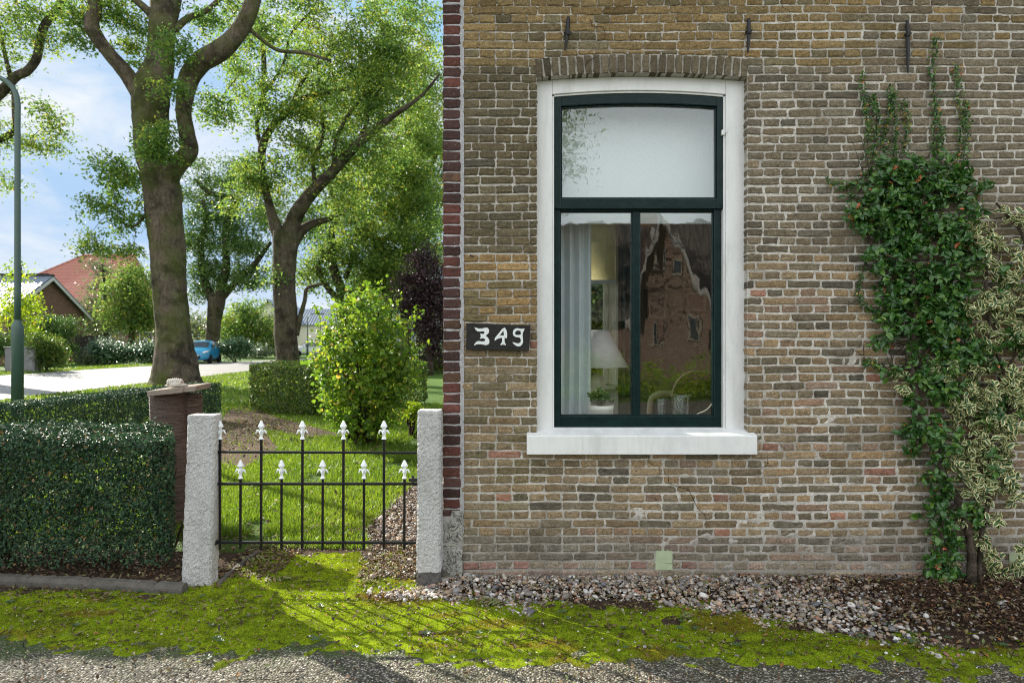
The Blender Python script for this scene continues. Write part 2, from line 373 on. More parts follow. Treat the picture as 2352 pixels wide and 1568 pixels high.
def brickwall(name, a, b, mort, bw=.21, rh=.062, vecmode='xz'):
    n = NT(name); p = n.pos(); s = n.sep(p)
    v = n.n('ShaderNodeCombineXYZ', {0: n.math('ADD', s.outputs['X'], s.outputs['Y']), 1: s.outputs['Z'], 2: 0.0}).outputs[0]
    bt = n.n('ShaderNodeTexBrick', {'Vector': v, 'Color1': a, 'Color2': b, 'Mortar': mort, 'Scale': 1.0, 'Mortar Size': .006, 'Brick Width': bw, 'Row Height': rh, 'Bias': .0})
    c = n.mix(1.0, bt.outputs['Color'], n.ramp(n.noise(30, 6, .7), [(.25, .6), (.75, 1.4)]), 'MULTIPLY')
    h = n.math('SUBTRACT', n.math('MULTIPLY', n.noise(60, 5), .3), bt.outputs['Fac'])
    M[name] = n.end(n.bsdf(c, .9, .15, n.bump(h, .8, .006)))
brickwall('wall_gable_red', (.10, .035, .025), (.20, .075, .05), (.5, .5, .5))
brickwall('wall_brown', (.145, .075, .050), (.21, .11, .075), (.25, .2, .16), .22, .07)
brickwall('wall_orange', (.135, .08, .062), (.185, .115, .088), (.28, .24, .2), .22, .07)
brickwall('wall_plain_yellow', (.15, .12, .075), (.21, .17, .11), (.42, .4, .36), .2, .052)

n = NT('roughcast'); p = n.pos()
vf = n.noise(75, 6, .8, None, 1.2); c = n.ramp(vf, [(.33, (.12, .115, .105)), (.39, (.45, .44, .42)), (.45, (.82, .82, .81)), (.8, (.86, .86, .86))])
c = n.mix(n.ramp(n.noise(5, 5, .6), [(.5, 0), (.72, .35)]), c, (.30, .30, .24))
z_ = n.sep(n.obj()).outputs['Z']
base = n.math('LESS_THAN', n.math('ADD', z_, n.math('MULTIPLY', n.noise(20, 4), .04)), .11)
at = n.attr(); bf = n.math('MULTIPLY', base, n.sep(at.outputs['Color']).outputs['X'])
c = n.mix(bf, c, n.ramp(n.noise(60, 6, .7), [(.3, (.11, .105, .10)), (.7, (.25, .24, .225))]))
M['roughcast'] = n.end(n.bsdf(c, .85, .2, n.bump(vf, 1.0, .03)))
n = NT('render_grey'); p = n.pos(); f = n.noise(30, 8, .75)
c = n.ramp(f, [(.25, (.20, .195, .175)), (.5, (.34, .335, .31)), (.8, (.48, .475, .45))])
ck = n.ramp(n.noise(9, 4, .6, None, 1.5), [(.475, 0), (.5, .85), (.525, 0)]); c = n.mix(ck, c, (.07, .06, .05))
c = n.mix(n.ramp(n.noise(6, 4, .6), [(.55, 0), (.7, .4)]), c, (.20, .22, .10))
M['render_grey'] = n.end(n.bsdf(c, .9, .15, n.bump(n.math('SUBTRACT', f, ck), .8, .008)))
n = NT('white_paint'); f = n.noise(7, 7, .7, n.mapv(n.pos(), (1, 1, .4)))
c = n.ramp(f, [(.25, (.58, .60, .60)), (.5, (.70, .715, .71)), (.8, (.76, .77, .76))])
c = n.mix(n.ramp(n.noise(70, 4, .7), [(.68, 0), (.72, .8)]), c, (.30, .26, .2)); c = n.mix(n.ramp(n.noise(5, 6, .75, n.mapv(n.pos(), (2.5, 1, .35))), [(.50, 0), (.75, .5)]), c, (.46, .45, .40))
M['white_paint'] = n.end(n.bsdf(c, .42, .4, n.bump(n.noise(45, 6, .7, n.mapv(n.pos(), (.3, 1, 1))), .35, .004)))
n = NT('green_gloss'); f = n.noise(14, 6, .7)
c = n.ramp(f, [(.3, (.003, .013, .013)), (.7, (.008, .024, .023))]); c = n.mix(n.ramp(n.noise(130, 4, .8), [(.69, 0), (.73, .35)]), c, (.2, .24, .25))
M['green_gloss'] = n.end(n.bsdf(c, .22, .16, n.bump(n.noise(38, 6, .7, n.mapv(n.pos(), (.6, 1, .6))), .5, .006)))
n = NT('old_glass'); p = n.pos()
wob = n.math('ADD', n.noise(3.2, 2, .5, n.mapv(p, (1.6, 1, .8))), n.math('MULTIPLY', n.noise(14, 3, .5), .05))
nb = n.bump(wob, .026, .05); fr = n.math('ADD', .042, n.math('MULTIPLY', n.math('POWER', n.n('ShaderNodeLayerWeight', {'Blend': .5}).outputs['Facing'], 5.0), .6))
gl = n.n('ShaderNodeBsdfGlossy', {'Roughness': .012, 'Color': (.95, .98, 1.0), 'Normal': nb}); tr = n.n('ShaderNodeBsdfTransparent', {'Color': (.97, .985, .98)})
M['old_glass'] = n.end(n.n('ShaderNodeMixShader', {0: n.math('MULTIPLY', fr, 1.65), 1: tr.outputs[0], 2: gl.outputs[0]}).outputs[0])
n = NT('clear_glass')
M['clear_glass'] = n.end(n.n('ShaderNodeMixShader', {0: n.math('ADD', .05, n.math('MULTIPLY', n.math('POWER', n.n('ShaderNodeLayerWeight', {'Blend': .5}).outputs['Facing'], 5.0), .8)), 1: n.n('ShaderNodeBsdfTransparent', {'Color': (.93, .96, .95)}).outputs[0], 2: n.n('ShaderNodeBsdfGlossy', {'Roughness': .02}).outputs[0]}).outputs[0])
simple('iron_black', (.005, .005, .006), .40, .3, var=.3, sc=60, bump=.3)
simple('iron_rough', (.014, .014, .016), .55, .5, var=.4, sc=60, bump=.7, bd=.004)
simple('finial_white', (.74, .78, .80), .38, .45, var=.06, sc=40)
simple('pole_green', (.045, .085, .070), .38, .5, var=.15, sc=9)
simple('pebble', (1, 1, 1), .6, .3)
n = NT('pebble'); at = n.attr(); c = n.mix(1.0, at.outputs['Color'], n.ramp(n.noise(90, 4, .7), [(.25, .7), (.75, 1.25)]), 'MULTIPLY'); M['pebble'] = n.end(n.bsdf(c, .55, .3))
simple('soil', (.075, .052, .036), .95, .1, var=.5, sc=40, bump=1, bd=.02)
simple('kerb_concrete', (.105, .098, .085), .9, .1, var=.55, sc=14, bump=.9, bd=.006)
simple('slab_stone', (.24, .20, .165), .9, .15, var=.4, sc=25, bump=.9, bd=.006)
simple('vent_tile', (.36, .42, .27), .75, .25, var=.25, sc=18, bump=.4)
simple('curtain_grey', (.56, .62, .64), .9, .1, var=.05)
simple('curtain_green', (.02, .055, .045), .9, .1, var=.2)
simple('blind_white', (.55, .60, .60), .8, .1, var=.02)
simple('cream_paint', (.62, .60, .50), .5, .3, var=.06)
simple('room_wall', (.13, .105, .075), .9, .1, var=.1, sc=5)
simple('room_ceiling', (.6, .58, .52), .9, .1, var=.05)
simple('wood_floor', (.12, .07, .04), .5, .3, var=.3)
simple('dark_wood', (.025, .016, .011), .85, .1, var=.3)
simple('picture_mat', (.22, .18, .13), .8, .1, var=.3, sc=12)
simple('picture_dark', (.03, .022, .02), .6, .3, var=.5, sc=9)
simple('lamp_ceramic', (.34, .31, .29), .4, .4, var=.15, sc=25)
simple('lamp_shade', (.44, .46, .47), .85, .1, var=.05)
simple('brass', (.30, .13, .05), .35, .5, .8)
simple('pot_white', (.70, .68, .62), .4, .4, var=.03)
simple('cable_white', (.66, .62, .5), .5, .3)
simple('armchair_cream', (.42, .36, .25), .85, .1, var=.1)
n = NT('blind_yellow'); c = n.ramp(n.noise(5, 3), [(.3, (.62, .50, .24)), (.7, (.74, .62, .34))])
M['blind_yellow'] = n.end(n.n('ShaderNodeMixShader', {0: .6, 1: n.bsdf(c, .9, .1), 2: n.n('ShaderNodeBsdfTranslucent', {'Color': c}).outputs[0]}).outputs[0])
simple('tile_roof_dark', (.10, .12, .15), .25, .7)
simple('tyre', (.012, .012, .012), .8, .2); simple('rim', (.12, .10, .10), .4, .5, .6); simple('car_glass', (.03, .04, .045), .05, .8, var=0, bump=0)
simple('car_blue', (.02, .22, .40), .22, .6, var=.02, bump=0); simple('car_white', (.68, .70, .74), .22, .6, var=.02, bump=0); simple('lens', (.6, .62, .64), .1, .8, var=.02)
simple('box_grey', (.20, .20, .21), .6, .3, var=.1); simple('fence_dark', (.025, .02, .018), .8, .2, var=.4); simple('board_white', (.6, .6, .57), .6, .3)
def tiles(name, a, b, sc=(3.2, 3.0), rough=.5, spec=.4):
    n = NT(name); s = n.sep(n.obj())
    u = n.math('ADD', s.outputs['X'], n.math('MULTIPLY', s.outputs['Y'], .0))
    wx = n.math('ABSOLUTE', n.math('SINE', n.math('MULTIPLY', u, sc[0] * 3.14159)))
    wz = n.math('FRACT', n.math('MULTIPLY', s.outputs['Z'], sc[1]))
    c = n.mix(n.noise(2.5, 6, .7), a, b); c = n.mix(n.ramp(wz, [(0, .75), (.12, 0), (1, 0)]), c, tuple(x * .3 for x in a))
    c = n.mix(n.ramp(wx, [(0, .5), (.25, 0)]), c, tuple(x * .4 for x in a))
    M[name] = n.end(n.bsdf(c, rough, spec, n.bump(n.math('ADD', wx, wz), .7, .05)))
tiles('roof_red', (.32, .13, .10), (.42, .20, .16), (3, 2.6), .95, .05); tiles('roof_blue', (.10, .13, .17), (.17, .21, .26), (3.2, 3.4), .28, .8); tiles('roof_brown', (.055, .045, .04), (.09, .075, .065), (3.2, 3.4), .7)  # roof_red is paled towards pink, distance haze put into the colour

# ground materials
n = NT('ground_grass'); f = n.noise(1.3, 8, .7); c = n.ramp(f, [(.3, (.055, .12, .018)), (.55, (.10, .19, .025)), (.8, (.20, .24, .05))])
c = n.mix(n.ramp(n.noise(60, 5, .8), [(.35, .6), (.6, 0)]), c, (.03, .06, .012))
M['ground_grass'] = n.end(n.bsdf(c, .85, .15, n.bump(n.noise(70, 6, .8), 1.0, .04)))
n = NT('asphalt'); c = n.ramp(n.noise(35, 7, .8), [(.3, (.17, .165, .16)), (.7, (.27, .26, .25))]); c = n.mix(n.ramp(n.noise(.5, 4), [(.4, 0), (.7, .4)]), c, (.33, .31, .29))
M['asphalt'] = n.end(n.bsdf(c, .55, .4, n.bump(n.noise(90, 4), .5, .01)))
n = NT('aggregate'); vd = n.n('ShaderNodeTexVoronoi', {'Vector': n.pos(), 'Scale': 96., 'Randomness': 1.0}); vc = n.sep(vd.outputs['Color'])
c = n.ramp(vc.outputs['X'], [(0, (.03, .027, .02)), (.3, (.11, .10, .072)), (.6, (.22, .20, .145)), (.85, (.38, .345, .26)), (1, (.60, .57, .50))])
d_ = vd.outputs['Distance']; c = n.mix(n.ramp(d_, [(.35, 0), (.62, .9)]), c, (.045, .042, .034))
big = n.n('ShaderNodeTexVoronoi', {'Vector': n.pos(), 'Scale': 48., 'Randomness': 1.0}); bs = n.ramp(big.outputs['Distance'], [(.16, 1), (.2, 0)]); bsel = n.math('GREATER_THAN', n.sep(big.outputs['Color']).outputs['Y'], .72)
c = n.mix(n.math('MULTIPLY', bs, bsel), c, (.58, .56, .52))
dirt = n.ramp(n.noise(2.3, 6, .65), [(.45, 0), (.68, .55)]); c = n.mix(dirt, c, (.045, .05, .022))
yy = n.sep(n.pos()).outputs['Y']
ms = n.math('ADD', n.n('ShaderNodeMapRange', {'Value': yy, 'From Min': 2.85, 'From Max': 3.35}).outputs[0], n.math('MULTIPLY', n.math('SUBTRACT', n.noise(7, 7, .75), .5), 2.2))
c = n.mix(n.ramp(ms, [(.45, 0), (.85, .8)]), c, (.045, .075, .012))
M['aggregate'] = n.end(n.bsdf(c, .8, .25, n.bump(n.math('SUBTRACT', 1.0, d_), 1.0, .008)))
n = NT('moss'); at = n.attr(); s = n.sep(at.outputs['Color'])
c = n.ramp(n.noise(11, 7, .7), [(.25, (.085, .125, .008)), (.5, (.205, .285, .013)), (.75, (.34, .42, .022))])
c = n.mix(s.outputs['X'], c, n.ramp(n.noise(25, 6, .7), [(.3, (.085, .045, .012)), (.7, (.22, .11, .025))]))
c = n.mix(n.ramp(n.noise(3.5, 6, .75), [(.38, .7), (.50, 0)]), c, (.055, .062, .014)); c = n.mix(n.ramp(n.noise(16, 6, .8), [(.545, 0), (.62, .85)]), c, (.045, .032, .018))
c = n.mix(n.ramp(n.noise(130, 4, .8), [(.36, .85), (.52, 0)]), c, (.020, .032, .006))
c = n.mix(n.ramp(n.noise(190, 2, .5), [(.72, 0), (.76, .6)]), c, (.42, .40, .26))
M['moss'] = n.end(n.bsdf(c, .95, .0, n.bump(n.noise(170, 6, .85), .7, .009)))
leafmat('moss_tuft', [(0, (.085, .135, .008)), (.6, (.23, .32, .014)), (.9, (.37, .43, .024)), (1, (.25, .13, .03))], trans=.4, rough=.8, spec=.03, tcol=1.5)
# ------------------------------------------------------------------ the brick house
WY = 4.17                                            # front face of the wall
K = F / WY
def wx(X): return (X - CX) / K
def wz(Y): return H + (CY - Y) / K
house = empty('brick_house', (3.0, WY, 0), 'weathered yellow brick house with one tall white framed sash window', 'house')
xl, xr = wx(1233), wx(1717)                          # window opening
zs = wz(1000)                                        # under the frame
xm = (xl + xr) / 2
def par(x, ends, mid): t = (x - xm) / ((xr - xl) / 2); return mid + (ends - mid) * t * t
arch_lo = lambda x: par(x, wz(177), wz(166))
arch_hi = lambda x: par(x, wz(134), wz(123))
XE, ZE = 4.7, 3.95                                   # the bricks are laid one by one up to here
xpier = wx(1060)

def brick_batch(rects, y, cols, jit=.0022, deep=None, rough=.0009):
    """rects (n,4) x0 x1 z0 z1 -> one rounded, slightly chipped brick front per row"""
    rects = np.asarray(rects, float); n = len(rects); u = np.array([0, .06, .3, .7, .94, 1]); v = np.array([0, .16, .5, .84, 1])
    U, V = np.meshgrid(u, v, indexing='ij'); U = U.ravel(); V = V.ravel(); m = len(U)
    x0, x1, z0, z1 = rects.T[..., None]; X = x0 + (x1 - x0) * U; Z = z0 + (z1 - z0) * V
    edge = ((U < .01) | (U > .99) | (V < .01) | (V > .99)); corner = ((U < .01) | (U > .99)) & ((V < .01) | (V > .99))
    Y = y - .0015 + rng.normal(0, .0012, (n, 1)) + edge * .0035 + rng.normal(0, rough, (n, m))
    Y = Y + (X - (x0 + x1) / 2) * rng.normal(0, .006, (n, 1))
    nx_ = rng.normal(0, jit, (n, m)); nz_ = rng.normal(0, jit * .8, (n, m))
    X = X + nx_ * edge - np.sign(U - .5) * corner * rng.uniform(0, .008, (n, m)) * (rng.random((n, m)) < .7); Z = Z + nz_ * edge - np.sign(V - .5) * corner * rng.uniform(0, .003, (n, m))
    f = []
    for i in range(5):
        for j in range(4): a = i * 5 + j; f.append((a, a + 5, a + 6, a + 1))
    ring = [i * 5 for i in range(6)] + [25 + j for j in range(1, 5)] + [i * 5 + 4 for i in range(4, -1, -1)] + [j for j in range(3, 0, -1)]
    k = len(ring); q = [(ring[i], m + i, m + (i + 1) % k, ring[(i + 1) % k]) for i in range(k)]
    dd = np.broadcast_to(.02 if deep is None else deep, n)[:, None]
    XX = np.concatenate([X, X[:, ring]], 1); ZZ = np.concatenate([Z, Z[:, ring]], 1); YY = np.concatenate([Y, np.broadcast_to(y + dd, (n, k))], 1)
    W = np.stack([XX, YY, ZZ], -1); T = m + k; o = (np.arange(n) * T)[:, None, None]
    C = np.repeat(np.asarray(cols, float)[:, None], T, 1)
    return W, (np.array(f)[None] + o).reshape(-1, 4), (np.array(q)[None] + o).reshape(-1, 4), C

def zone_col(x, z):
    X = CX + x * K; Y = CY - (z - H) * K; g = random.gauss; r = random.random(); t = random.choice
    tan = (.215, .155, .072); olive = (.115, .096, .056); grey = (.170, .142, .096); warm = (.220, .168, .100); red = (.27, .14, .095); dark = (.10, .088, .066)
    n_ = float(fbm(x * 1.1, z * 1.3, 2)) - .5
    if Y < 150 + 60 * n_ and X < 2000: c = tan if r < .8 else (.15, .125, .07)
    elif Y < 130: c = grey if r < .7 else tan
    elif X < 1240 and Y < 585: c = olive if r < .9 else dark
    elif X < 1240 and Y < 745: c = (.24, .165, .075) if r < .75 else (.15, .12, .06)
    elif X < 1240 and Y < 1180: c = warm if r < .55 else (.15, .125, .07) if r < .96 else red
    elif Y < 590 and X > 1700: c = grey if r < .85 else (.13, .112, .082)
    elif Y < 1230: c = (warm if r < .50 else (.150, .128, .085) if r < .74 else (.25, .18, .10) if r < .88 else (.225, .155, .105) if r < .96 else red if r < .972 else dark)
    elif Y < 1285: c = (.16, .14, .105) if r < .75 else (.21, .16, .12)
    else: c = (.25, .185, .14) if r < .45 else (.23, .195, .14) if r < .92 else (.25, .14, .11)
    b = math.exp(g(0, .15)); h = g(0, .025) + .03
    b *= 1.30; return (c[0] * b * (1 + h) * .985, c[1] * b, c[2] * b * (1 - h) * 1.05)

ch = .0522; rects = []; cols = []; deep = []
nrow = int(ZE / ch) + 1
for r in range(nrow):
    z0 = r * ch + .004 * math.sin(r * .7); z1 = z0 + ch
    pitch = .102 if r % 2 else .203
    x = xpier + .006 + (0 if r % 2 else -.0); first = True; 
    if r % 2 == 0: x -= random.choice((.05, .10, .15)) if r % 4 else .0
    while x < XE:
        w = pitch * random.uniform(.96, 1.04); a, b = x, x + w; x = b
        zmid = (z0 + z1) / 2; X_ = CX + (a + b) / 2 * K; Y_ = CY - (zmid - H) * K
        jt = .0045 + (.0014 if X_ > 1700 else 0) + (.0010 if Y_ > 1030 else 0) + (-.0012 if Y_ < 150 else 0)
        jx = jt * random.uniform(.8, 1.3); jz = jt * random.uniform(.85, 1.15)
        a = max(a, xpier); 
        if b - a < .03: continue
        segs = [(a, b)]
        if zmid > zs - .02 and z0 < arch_hi((a + b) / 2) + .0 and b > xl and a < xr:        # cut at the opening
            segs = []
            zt = arch_hi(min(max((a + b) / 2, xl), xr))
            if a < xl - .02: segs.append((a, xl + jx))
            if b > xr + .02: segs.append((xr - jx, b))
            if z1 > zt + .015 and z0 < zt and zmid > arch_lo((a + b) / 2):
                aa, bb = max(a, xl), min(b, xr)
                if bb - aa > .03:
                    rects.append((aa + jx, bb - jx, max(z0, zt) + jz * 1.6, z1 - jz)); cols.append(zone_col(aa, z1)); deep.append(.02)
        # the vent hole low in the wall
        for (a2, b2) in segs:
            if b2 - a2 < .025: continue
            va, vb, v0, v1 = wx(1505), wx(1545), wz(1308), wz(1262)
            if zmid > v0 and zmid < v1 and b2 > va and a2 < vb:
                if a2 < va - .03: rects.append((a2 + jx, va - .004, z0 + jz, z1 - jz)); cols.append(zone_col(a2, zmid)); deep.append(.06)
                if b2 > vb + .03: rects.append((vb + .004, b2 - jx, z0 + jz, z1 - jz)); cols.append(zone_col(b2, zmid)); deep.append(.06)
                continue
            at_open = abs(b2 - jx - xl) < .012 or abs(a2 + jx - xr) < .012
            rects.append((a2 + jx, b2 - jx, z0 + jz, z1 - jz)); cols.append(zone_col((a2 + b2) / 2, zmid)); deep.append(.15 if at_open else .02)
mb = MB(); W, f, q, C = brick_batch(rects, WY, cols, deep=np.array(deep))
# bend each course a little, as old walls do
W[..., 2] += .0035 * np.sin(W[..., 0] * 2.1 + W[..., 2] * 3) + .002 * np.sin(W[..., 0] * 7.3 + W[..., 2] * 11)
mb.add(W.reshape(-1, 3), [f, q], C.reshape(-1, 3))
part('brick_wall', mb, M['brick_yellow'], house)
# soldier course over the window
mb = MB(); na = 26; rs = []; cs = []
for i in range(na):
    a = xl - .008 + (xr - xl + .012) * i / na; b = xl - .008 + (xr - xl + .012) * (i + 1) / na
    m_ = min(max((a + b) / 2, xl), xr); rs.append((a + .005, b - .005, arch_lo(m_) + random.uniform(-.003, .003), arch_hi(m_) - .006 + random.uniform(-.006, .003)))
    bb = math.exp(random.gauss(0, .16)); cs.append((.155 * bb, .128 * bb, .085 * bb))
W, f, q, C = brick_batch(rs, WY - .004, cs, deep=.15); 
for i in range(na):
    xc = (rs[i][0] + rs[i][1]) / 2; W[i, :, 0] += (W[i, :, 2] - arch_lo(xm)) * (xc - xm) * .16
mb.add(W.reshape(-1, 3), [f, q], C.reshape(-1, 3)); part('arch_bricks', mb, M['brick_yellow'], house)
# mortar bed behind the bricks
mb = MB(); yb = WY + .0035
def mpatch(xa, xb, lo, hi, st=.022):
    nx = max(2, int((xb - xa) / st)); nz = max(2, int((hi(xa) - lo(xa)) / st)); 
    def fn(u, v):
        x = xa + (xb - xa) * u; l = np.array([lo(t) for t in x]); h = np.array([hi(t) for t in x]); z = l + (h - l) * v
        rec = .0062 - .0022 * np.clip((x - .3) * .7, 0, 1) - .0018 * np.clip((.9 - z) * 1.5, 0, 1) - .0060 * np.clip((fbm(x * 14, z * 26, 3) - .66) * 8, 0, 1) * np.clip(x * .5 + (1.1 - z), 0, 1)
        return np.column_stack([x, WY + rec + (fbm(x * 30, z * 30, 1) - .5) * .004, z])
    grid(mb, nx, nz, fn)
c_ = lambda v: (lambda x: v)
mpatch(xpier, xl + .002, c_(-.15), c_(ZE)); mpatch(xr - .002, XE, c_(-.15), c_(ZE)); mpatch(xl + .002, xr - .002, c_(-.15), c_(zs)); mpatch(xl + .002, xr - .002, arch_lo, c_(ZE))
mb.box(xl - .03, xl - .002, WY + .006, WY + .28, zs - .05, wz(170)); mb.box(xr + .003, xr + .03, WY + .006, WY + .28, zs - .05, wz(170))
strip(mb, xl, xr, arch_lo, lambda x: arch_lo(x) + .03, WY + .01, WY + .26, 16)
part('mortar', mb, M['mortar'], house)
# structural wall shell, hollow room behind
mb = MB(); yi = WY + .30
rz1_ = 3.25; mb.box(xpier + .01, xl - .031, WY + .03, yi, -.2, 4.1); mb.box(xr + .031, 9.3, WY + .03, yi, -.2, 4.1)
mb.box(xl - .031, xr + .031, WY + .03, yi, -.2, zs - .06); mb.box(xl - .031, xr + .031, WY + .03, yi, wz(160) + .05, 4.1)
mb.box(XE, 9.3, WY - .001, WY + .029, -.2, 4.1)
mb.box(9.3, 9.6, WY, 8.95, -.2, 4.1); mb.box(6.11, 9.299, 8.6, 8.95, -.2, 4.1); mb.box(xpier + .01, 6.1, 8.61, 8.9, rz1_ + .11, 4.1)
part('wall_shell', mb, M['wall_plain_yellow'], house)
mb = MB(); ga_, gb_ = wx(1018), xpier + .009
for q_ in ((WY + .012, 5.2, -.2, 4.1), (7.9, 8.95, -.2, 4.1), (5.2, 7.9, -.2, .95), (5.2, 7.9, 2.9, 4.1)): mb.box(ga_, gb_, *q_)  # gap left for the added side window
prism(mb, [(4.18, 4.101), (8.95, 4.101), (6.56, 6.4)], 0, .25)
v = mb.v[-1]; v[:, [0, 1]] = v[:, [1, 0]]; v[:, 0] += wx(1018) + .0
part('gable_wall', mb, M['wall_gable_red'], house)
# red corner quoin: headers seen end-on
rs = []; cs = []; pz = .0642; z = wz(1182) - .02
z = .30
while z < ZE:
    rs.append((wx(1017) + random.uniform(-.002, .004), wx(1060) - .008 + random.uniform(-.003, .004), z + .0045, z + pz - .0045)); r = random.random(); b = math.exp(random.gauss(0, .2))
    c = (.060, .030, .026) if r < .62 else (.115, .042, .032) if r < .9 else (.09, .05, .03); cs.append(tuple(t * b for t in c)); z += pz
rs.pop(0); cs.pop(0)
mb = MB(); W, f, q, C = brick_batch(rs, WY - .006, cs, jit=.002, deep=.10); mb.add(W.reshape(-1, 3), [f, q], C.reshape(-1, 3)); part('corner_bricks', mb, M['brick_red'], house)
mb = MB(); grid(mb, 5, 180, lambda u, v: np.column_stack([wx(1019) + (wx(1066) - wx(1019)) * u, WY - .002 + (fbm(u * 3, v * 200, 2) - .5) * .007, .28 + (ZE - .28) * v]))
mb.box(wx(1019), wx(1020) , WY - .001, WY + .09, .28, ZE); part('corner_mortar', mb, M['mortar_white'], house)
mb = MB(); xa, xb = wx(1016), wx(1062)
def plin(u, v):
    zz = -.1 + (wz(1180) + .1) * v; top = wz(1180) + .035 * (u > .45) - .01
    zz = -.1 + (top + .1) * v
    nn = fbm(u * 4, v * 14, 3); return np.column_stack([xa + (xb - xa) * u + (nn - .5) * .012 * (u < .1), WY - .016 - .012 * (nn - .5) - .008 * (v < .55) - .010 * (v < .1), zz])
grid(mb, 12, 60, plin); mb.box(xa + .004, xb - .002, WY - .010, WY + .12, -.1, wz(1180) - .012)
part('corner_plinth', mb, M['render_grey'], house)
# low cement footing between wall and gravel
mb = MB(); grid(mb, 150, 4, lambda u, v: np.column_stack([xa + (4.7 - xa) * u, WY - .030 * (1 - v) * (1 - .7 * np.clip(u * 6, 0, 1)) - .006 + (fbm(u * 90, v * 3, 2) - .5) * .012, -.02 + v * (.062 - .035 * np.clip(u * 5, 0, 1) + (fbm(u * 60, u * 3, 4) - .5) * .03)]))
part('footing', mb, M['render_grey'], house)
# vent tile
mb = MB(); va, vb = wx(1506), wx(1544); zm = wz(1291)
prism(mb, [(va, wz(1308)), (vb, wz(1307)), (vb, zm - .006), (va, zm + .001)], WY - .003, WY + .05); prism(mb, [(va, zm + .0035), (vb, zm - .0035), (vb, wz(1262)), (va + .003, wz(1262))], WY + .0, WY + .05)
part('vent_tile', mb, M['vent_tile'], house, bevel=.002)
mb = MB(); va, vb = wx(2318), wx(2352); prism(mb, [(va, wz(1316)), (vb + .04, wz(1316)), (vb + .04, wz(1268)), (va, wz(1270))], WY - .006, WY + .02); part('vent_tile', mb, M['vent_tile'], house, bevel=.002)
# cracks: thin dark open joints
M['void'] = NT('void'); M['void'] = M['void'].end(M['void'].bsdf((.02, .016, .012), 1, 0))
def crack(pts):
    mb = MB()
    p = [(wx(a), WY - .0065, wz(b)) for a, b in pts]; tube(mb, p, [.0014] * len(p), 4, 3, .4); part('crack', mb, M['void'], house)
crack([(1489, 1048), (1490, 1062), (1513, 1070), (1515, 1086), (1535, 1092), (1536, 1108), (1560, 1118), (1580, 1124), (1594, 1150), (1603, 1168), (1617, 1180), (1622, 1196)])
crack([(1762, 1052), (1761, 1066), (1745, 1076), (1740, 1086)]); crack([(1795, 0), (1797, 18), (1812, 26), (1814, 44)]); crack([(1356, 48), (1362, 62), (1385, 64), (1388, 92), (1360, 96)])
crack([(1372, 300 - 168), (1350, 142), (1344, 154)])

# roof
mb = MB(); x0, x1 = wx(1018) - .12, 9.7
for (ya, za, yb_, zb) in ((3.92, 3.98, 6.56, 6.55), (6.56, 6.55, 9.2, 3.98)):
    n_ = np.array([0, -(zb - za), (yb_ - ya)]); n_ = n_ / np.linalg.norm(n_) * .12
    v = [(x, y, z) for x in (x0, x1) for (y, z) in ((ya, za), (yb_, zb), (yb_ + n_[1], zb + n_[2]), (ya + n_[1], za + n_[2]))]
    mb.add(v, np.array([(0, 1, 2, 3), (7, 6, 5, 4), (0, 4, 5, 1), (1, 5, 6, 2), (2, 6, 7, 3), (3, 7, 4, 0)]))
part('roof', mb, M['roof_red'], house)
mb = MB(); tube(mb, [(x0, 3.90, 4.02), (x1, 3.90, 4.02)], .07, 12, 2); part('gutter', mb, M['iron_black'], house)

# ---- window: frame, sill, two sashes
yf = WY + .065                                       # face of the white frame
kf = F / yf
fx = lambda X: (X - CX) / kf
fz = lambda Y: H + (CY - Y) / kf
win = MB(); xo0, xo1 = xl - .0, fx(1712); xi0, xi1 = fx(1273), fx(1663)
xmf = (xi0 + xi1) / 2
pf = lambda x, e, m_: m_ + (e - m_) * ((x - xmf) / ((xi1 - xi0) / 2)) ** 2
top_in = lambda x: pf(x, fz(221), fz(212)); ow = (xo1 - xo0) / 2
top_out = lambda x: arch_lo(min(max(x, xl), xr)) - .001
zb0 = fz(995)
strip(win, xo0, xi0 - .012, zb0, top_out, yf, yf + .10, 4); strip(win, xi1 + .012, xo1, zb0, top_out, yf, yf + .10, 4)
strip(win, xi0 - .0115, xi1 + .0115, lambda x: top_in(x) + .012, top_out, yf, yf + .10, 24)
frame = part('window', win, M['white_paint'], house, bevel=.004)
m2 = MB()                                            # stepped moulding round the inside
strip(m2, xi0 - .0125, xi0, zb0, lambda x: top_in(xi0) + .004, yf + .012, yf + .10); strip(m2, xi1, xi1 + .0125, zb0, lambda x: top_in(xi1) + .004, yf + .012, yf + .10)
strip(m2, xi0, xi1, top_in, lambda x: top_in(x) + .0125, yf + .012, yf + .10, 24)
part('moulding', m2, M['white_paint'], frame, bevel=.003)
# sill, sloping board with a heavy front
ys = WY - .055; ks = F / ys; s0 = (1210 - CX) / ks; s1 = (1740 - CX) / ks; zt, zbm = H + (CY - 1000) / ks, H + (CY - 1044) / ks
m2 = MB(); zt_back = H + (CY - 984) / (F / (yf + .09))
v = [(x, y, z) for x in (s0, s1) for (y, z) in ((ys, zbm), (ys, zt - .003), (ys + .008, zt), (yf + .001, zt + .028), (yf + .001, zbm))]
m2.add(v, [(0, 1, 2, 3, 4), (9, 8, 7, 6, 5)] + [(i, 5 + i, 5 + (i + 1) % 5, (i + 1) % 5) for i in range(5)])
strip(m2, xo0 + .0, xo1, zbm + .02, zt + .030, yf + .002, yf + .16, 1)
part('sill', m2, M['white_paint'], frame, bevel=.004)
for X_, Y_ in ((1278, 212), (1688, 217)): m2 = MB(); tube(m2, [(fx(X_), yf + .002, fz(Y_)), (fx(X_), yf - .0015, fz(Y_))], .0075, 10, 1, sm=False); part('frame_peg', m2, M['white_paint'], frame)
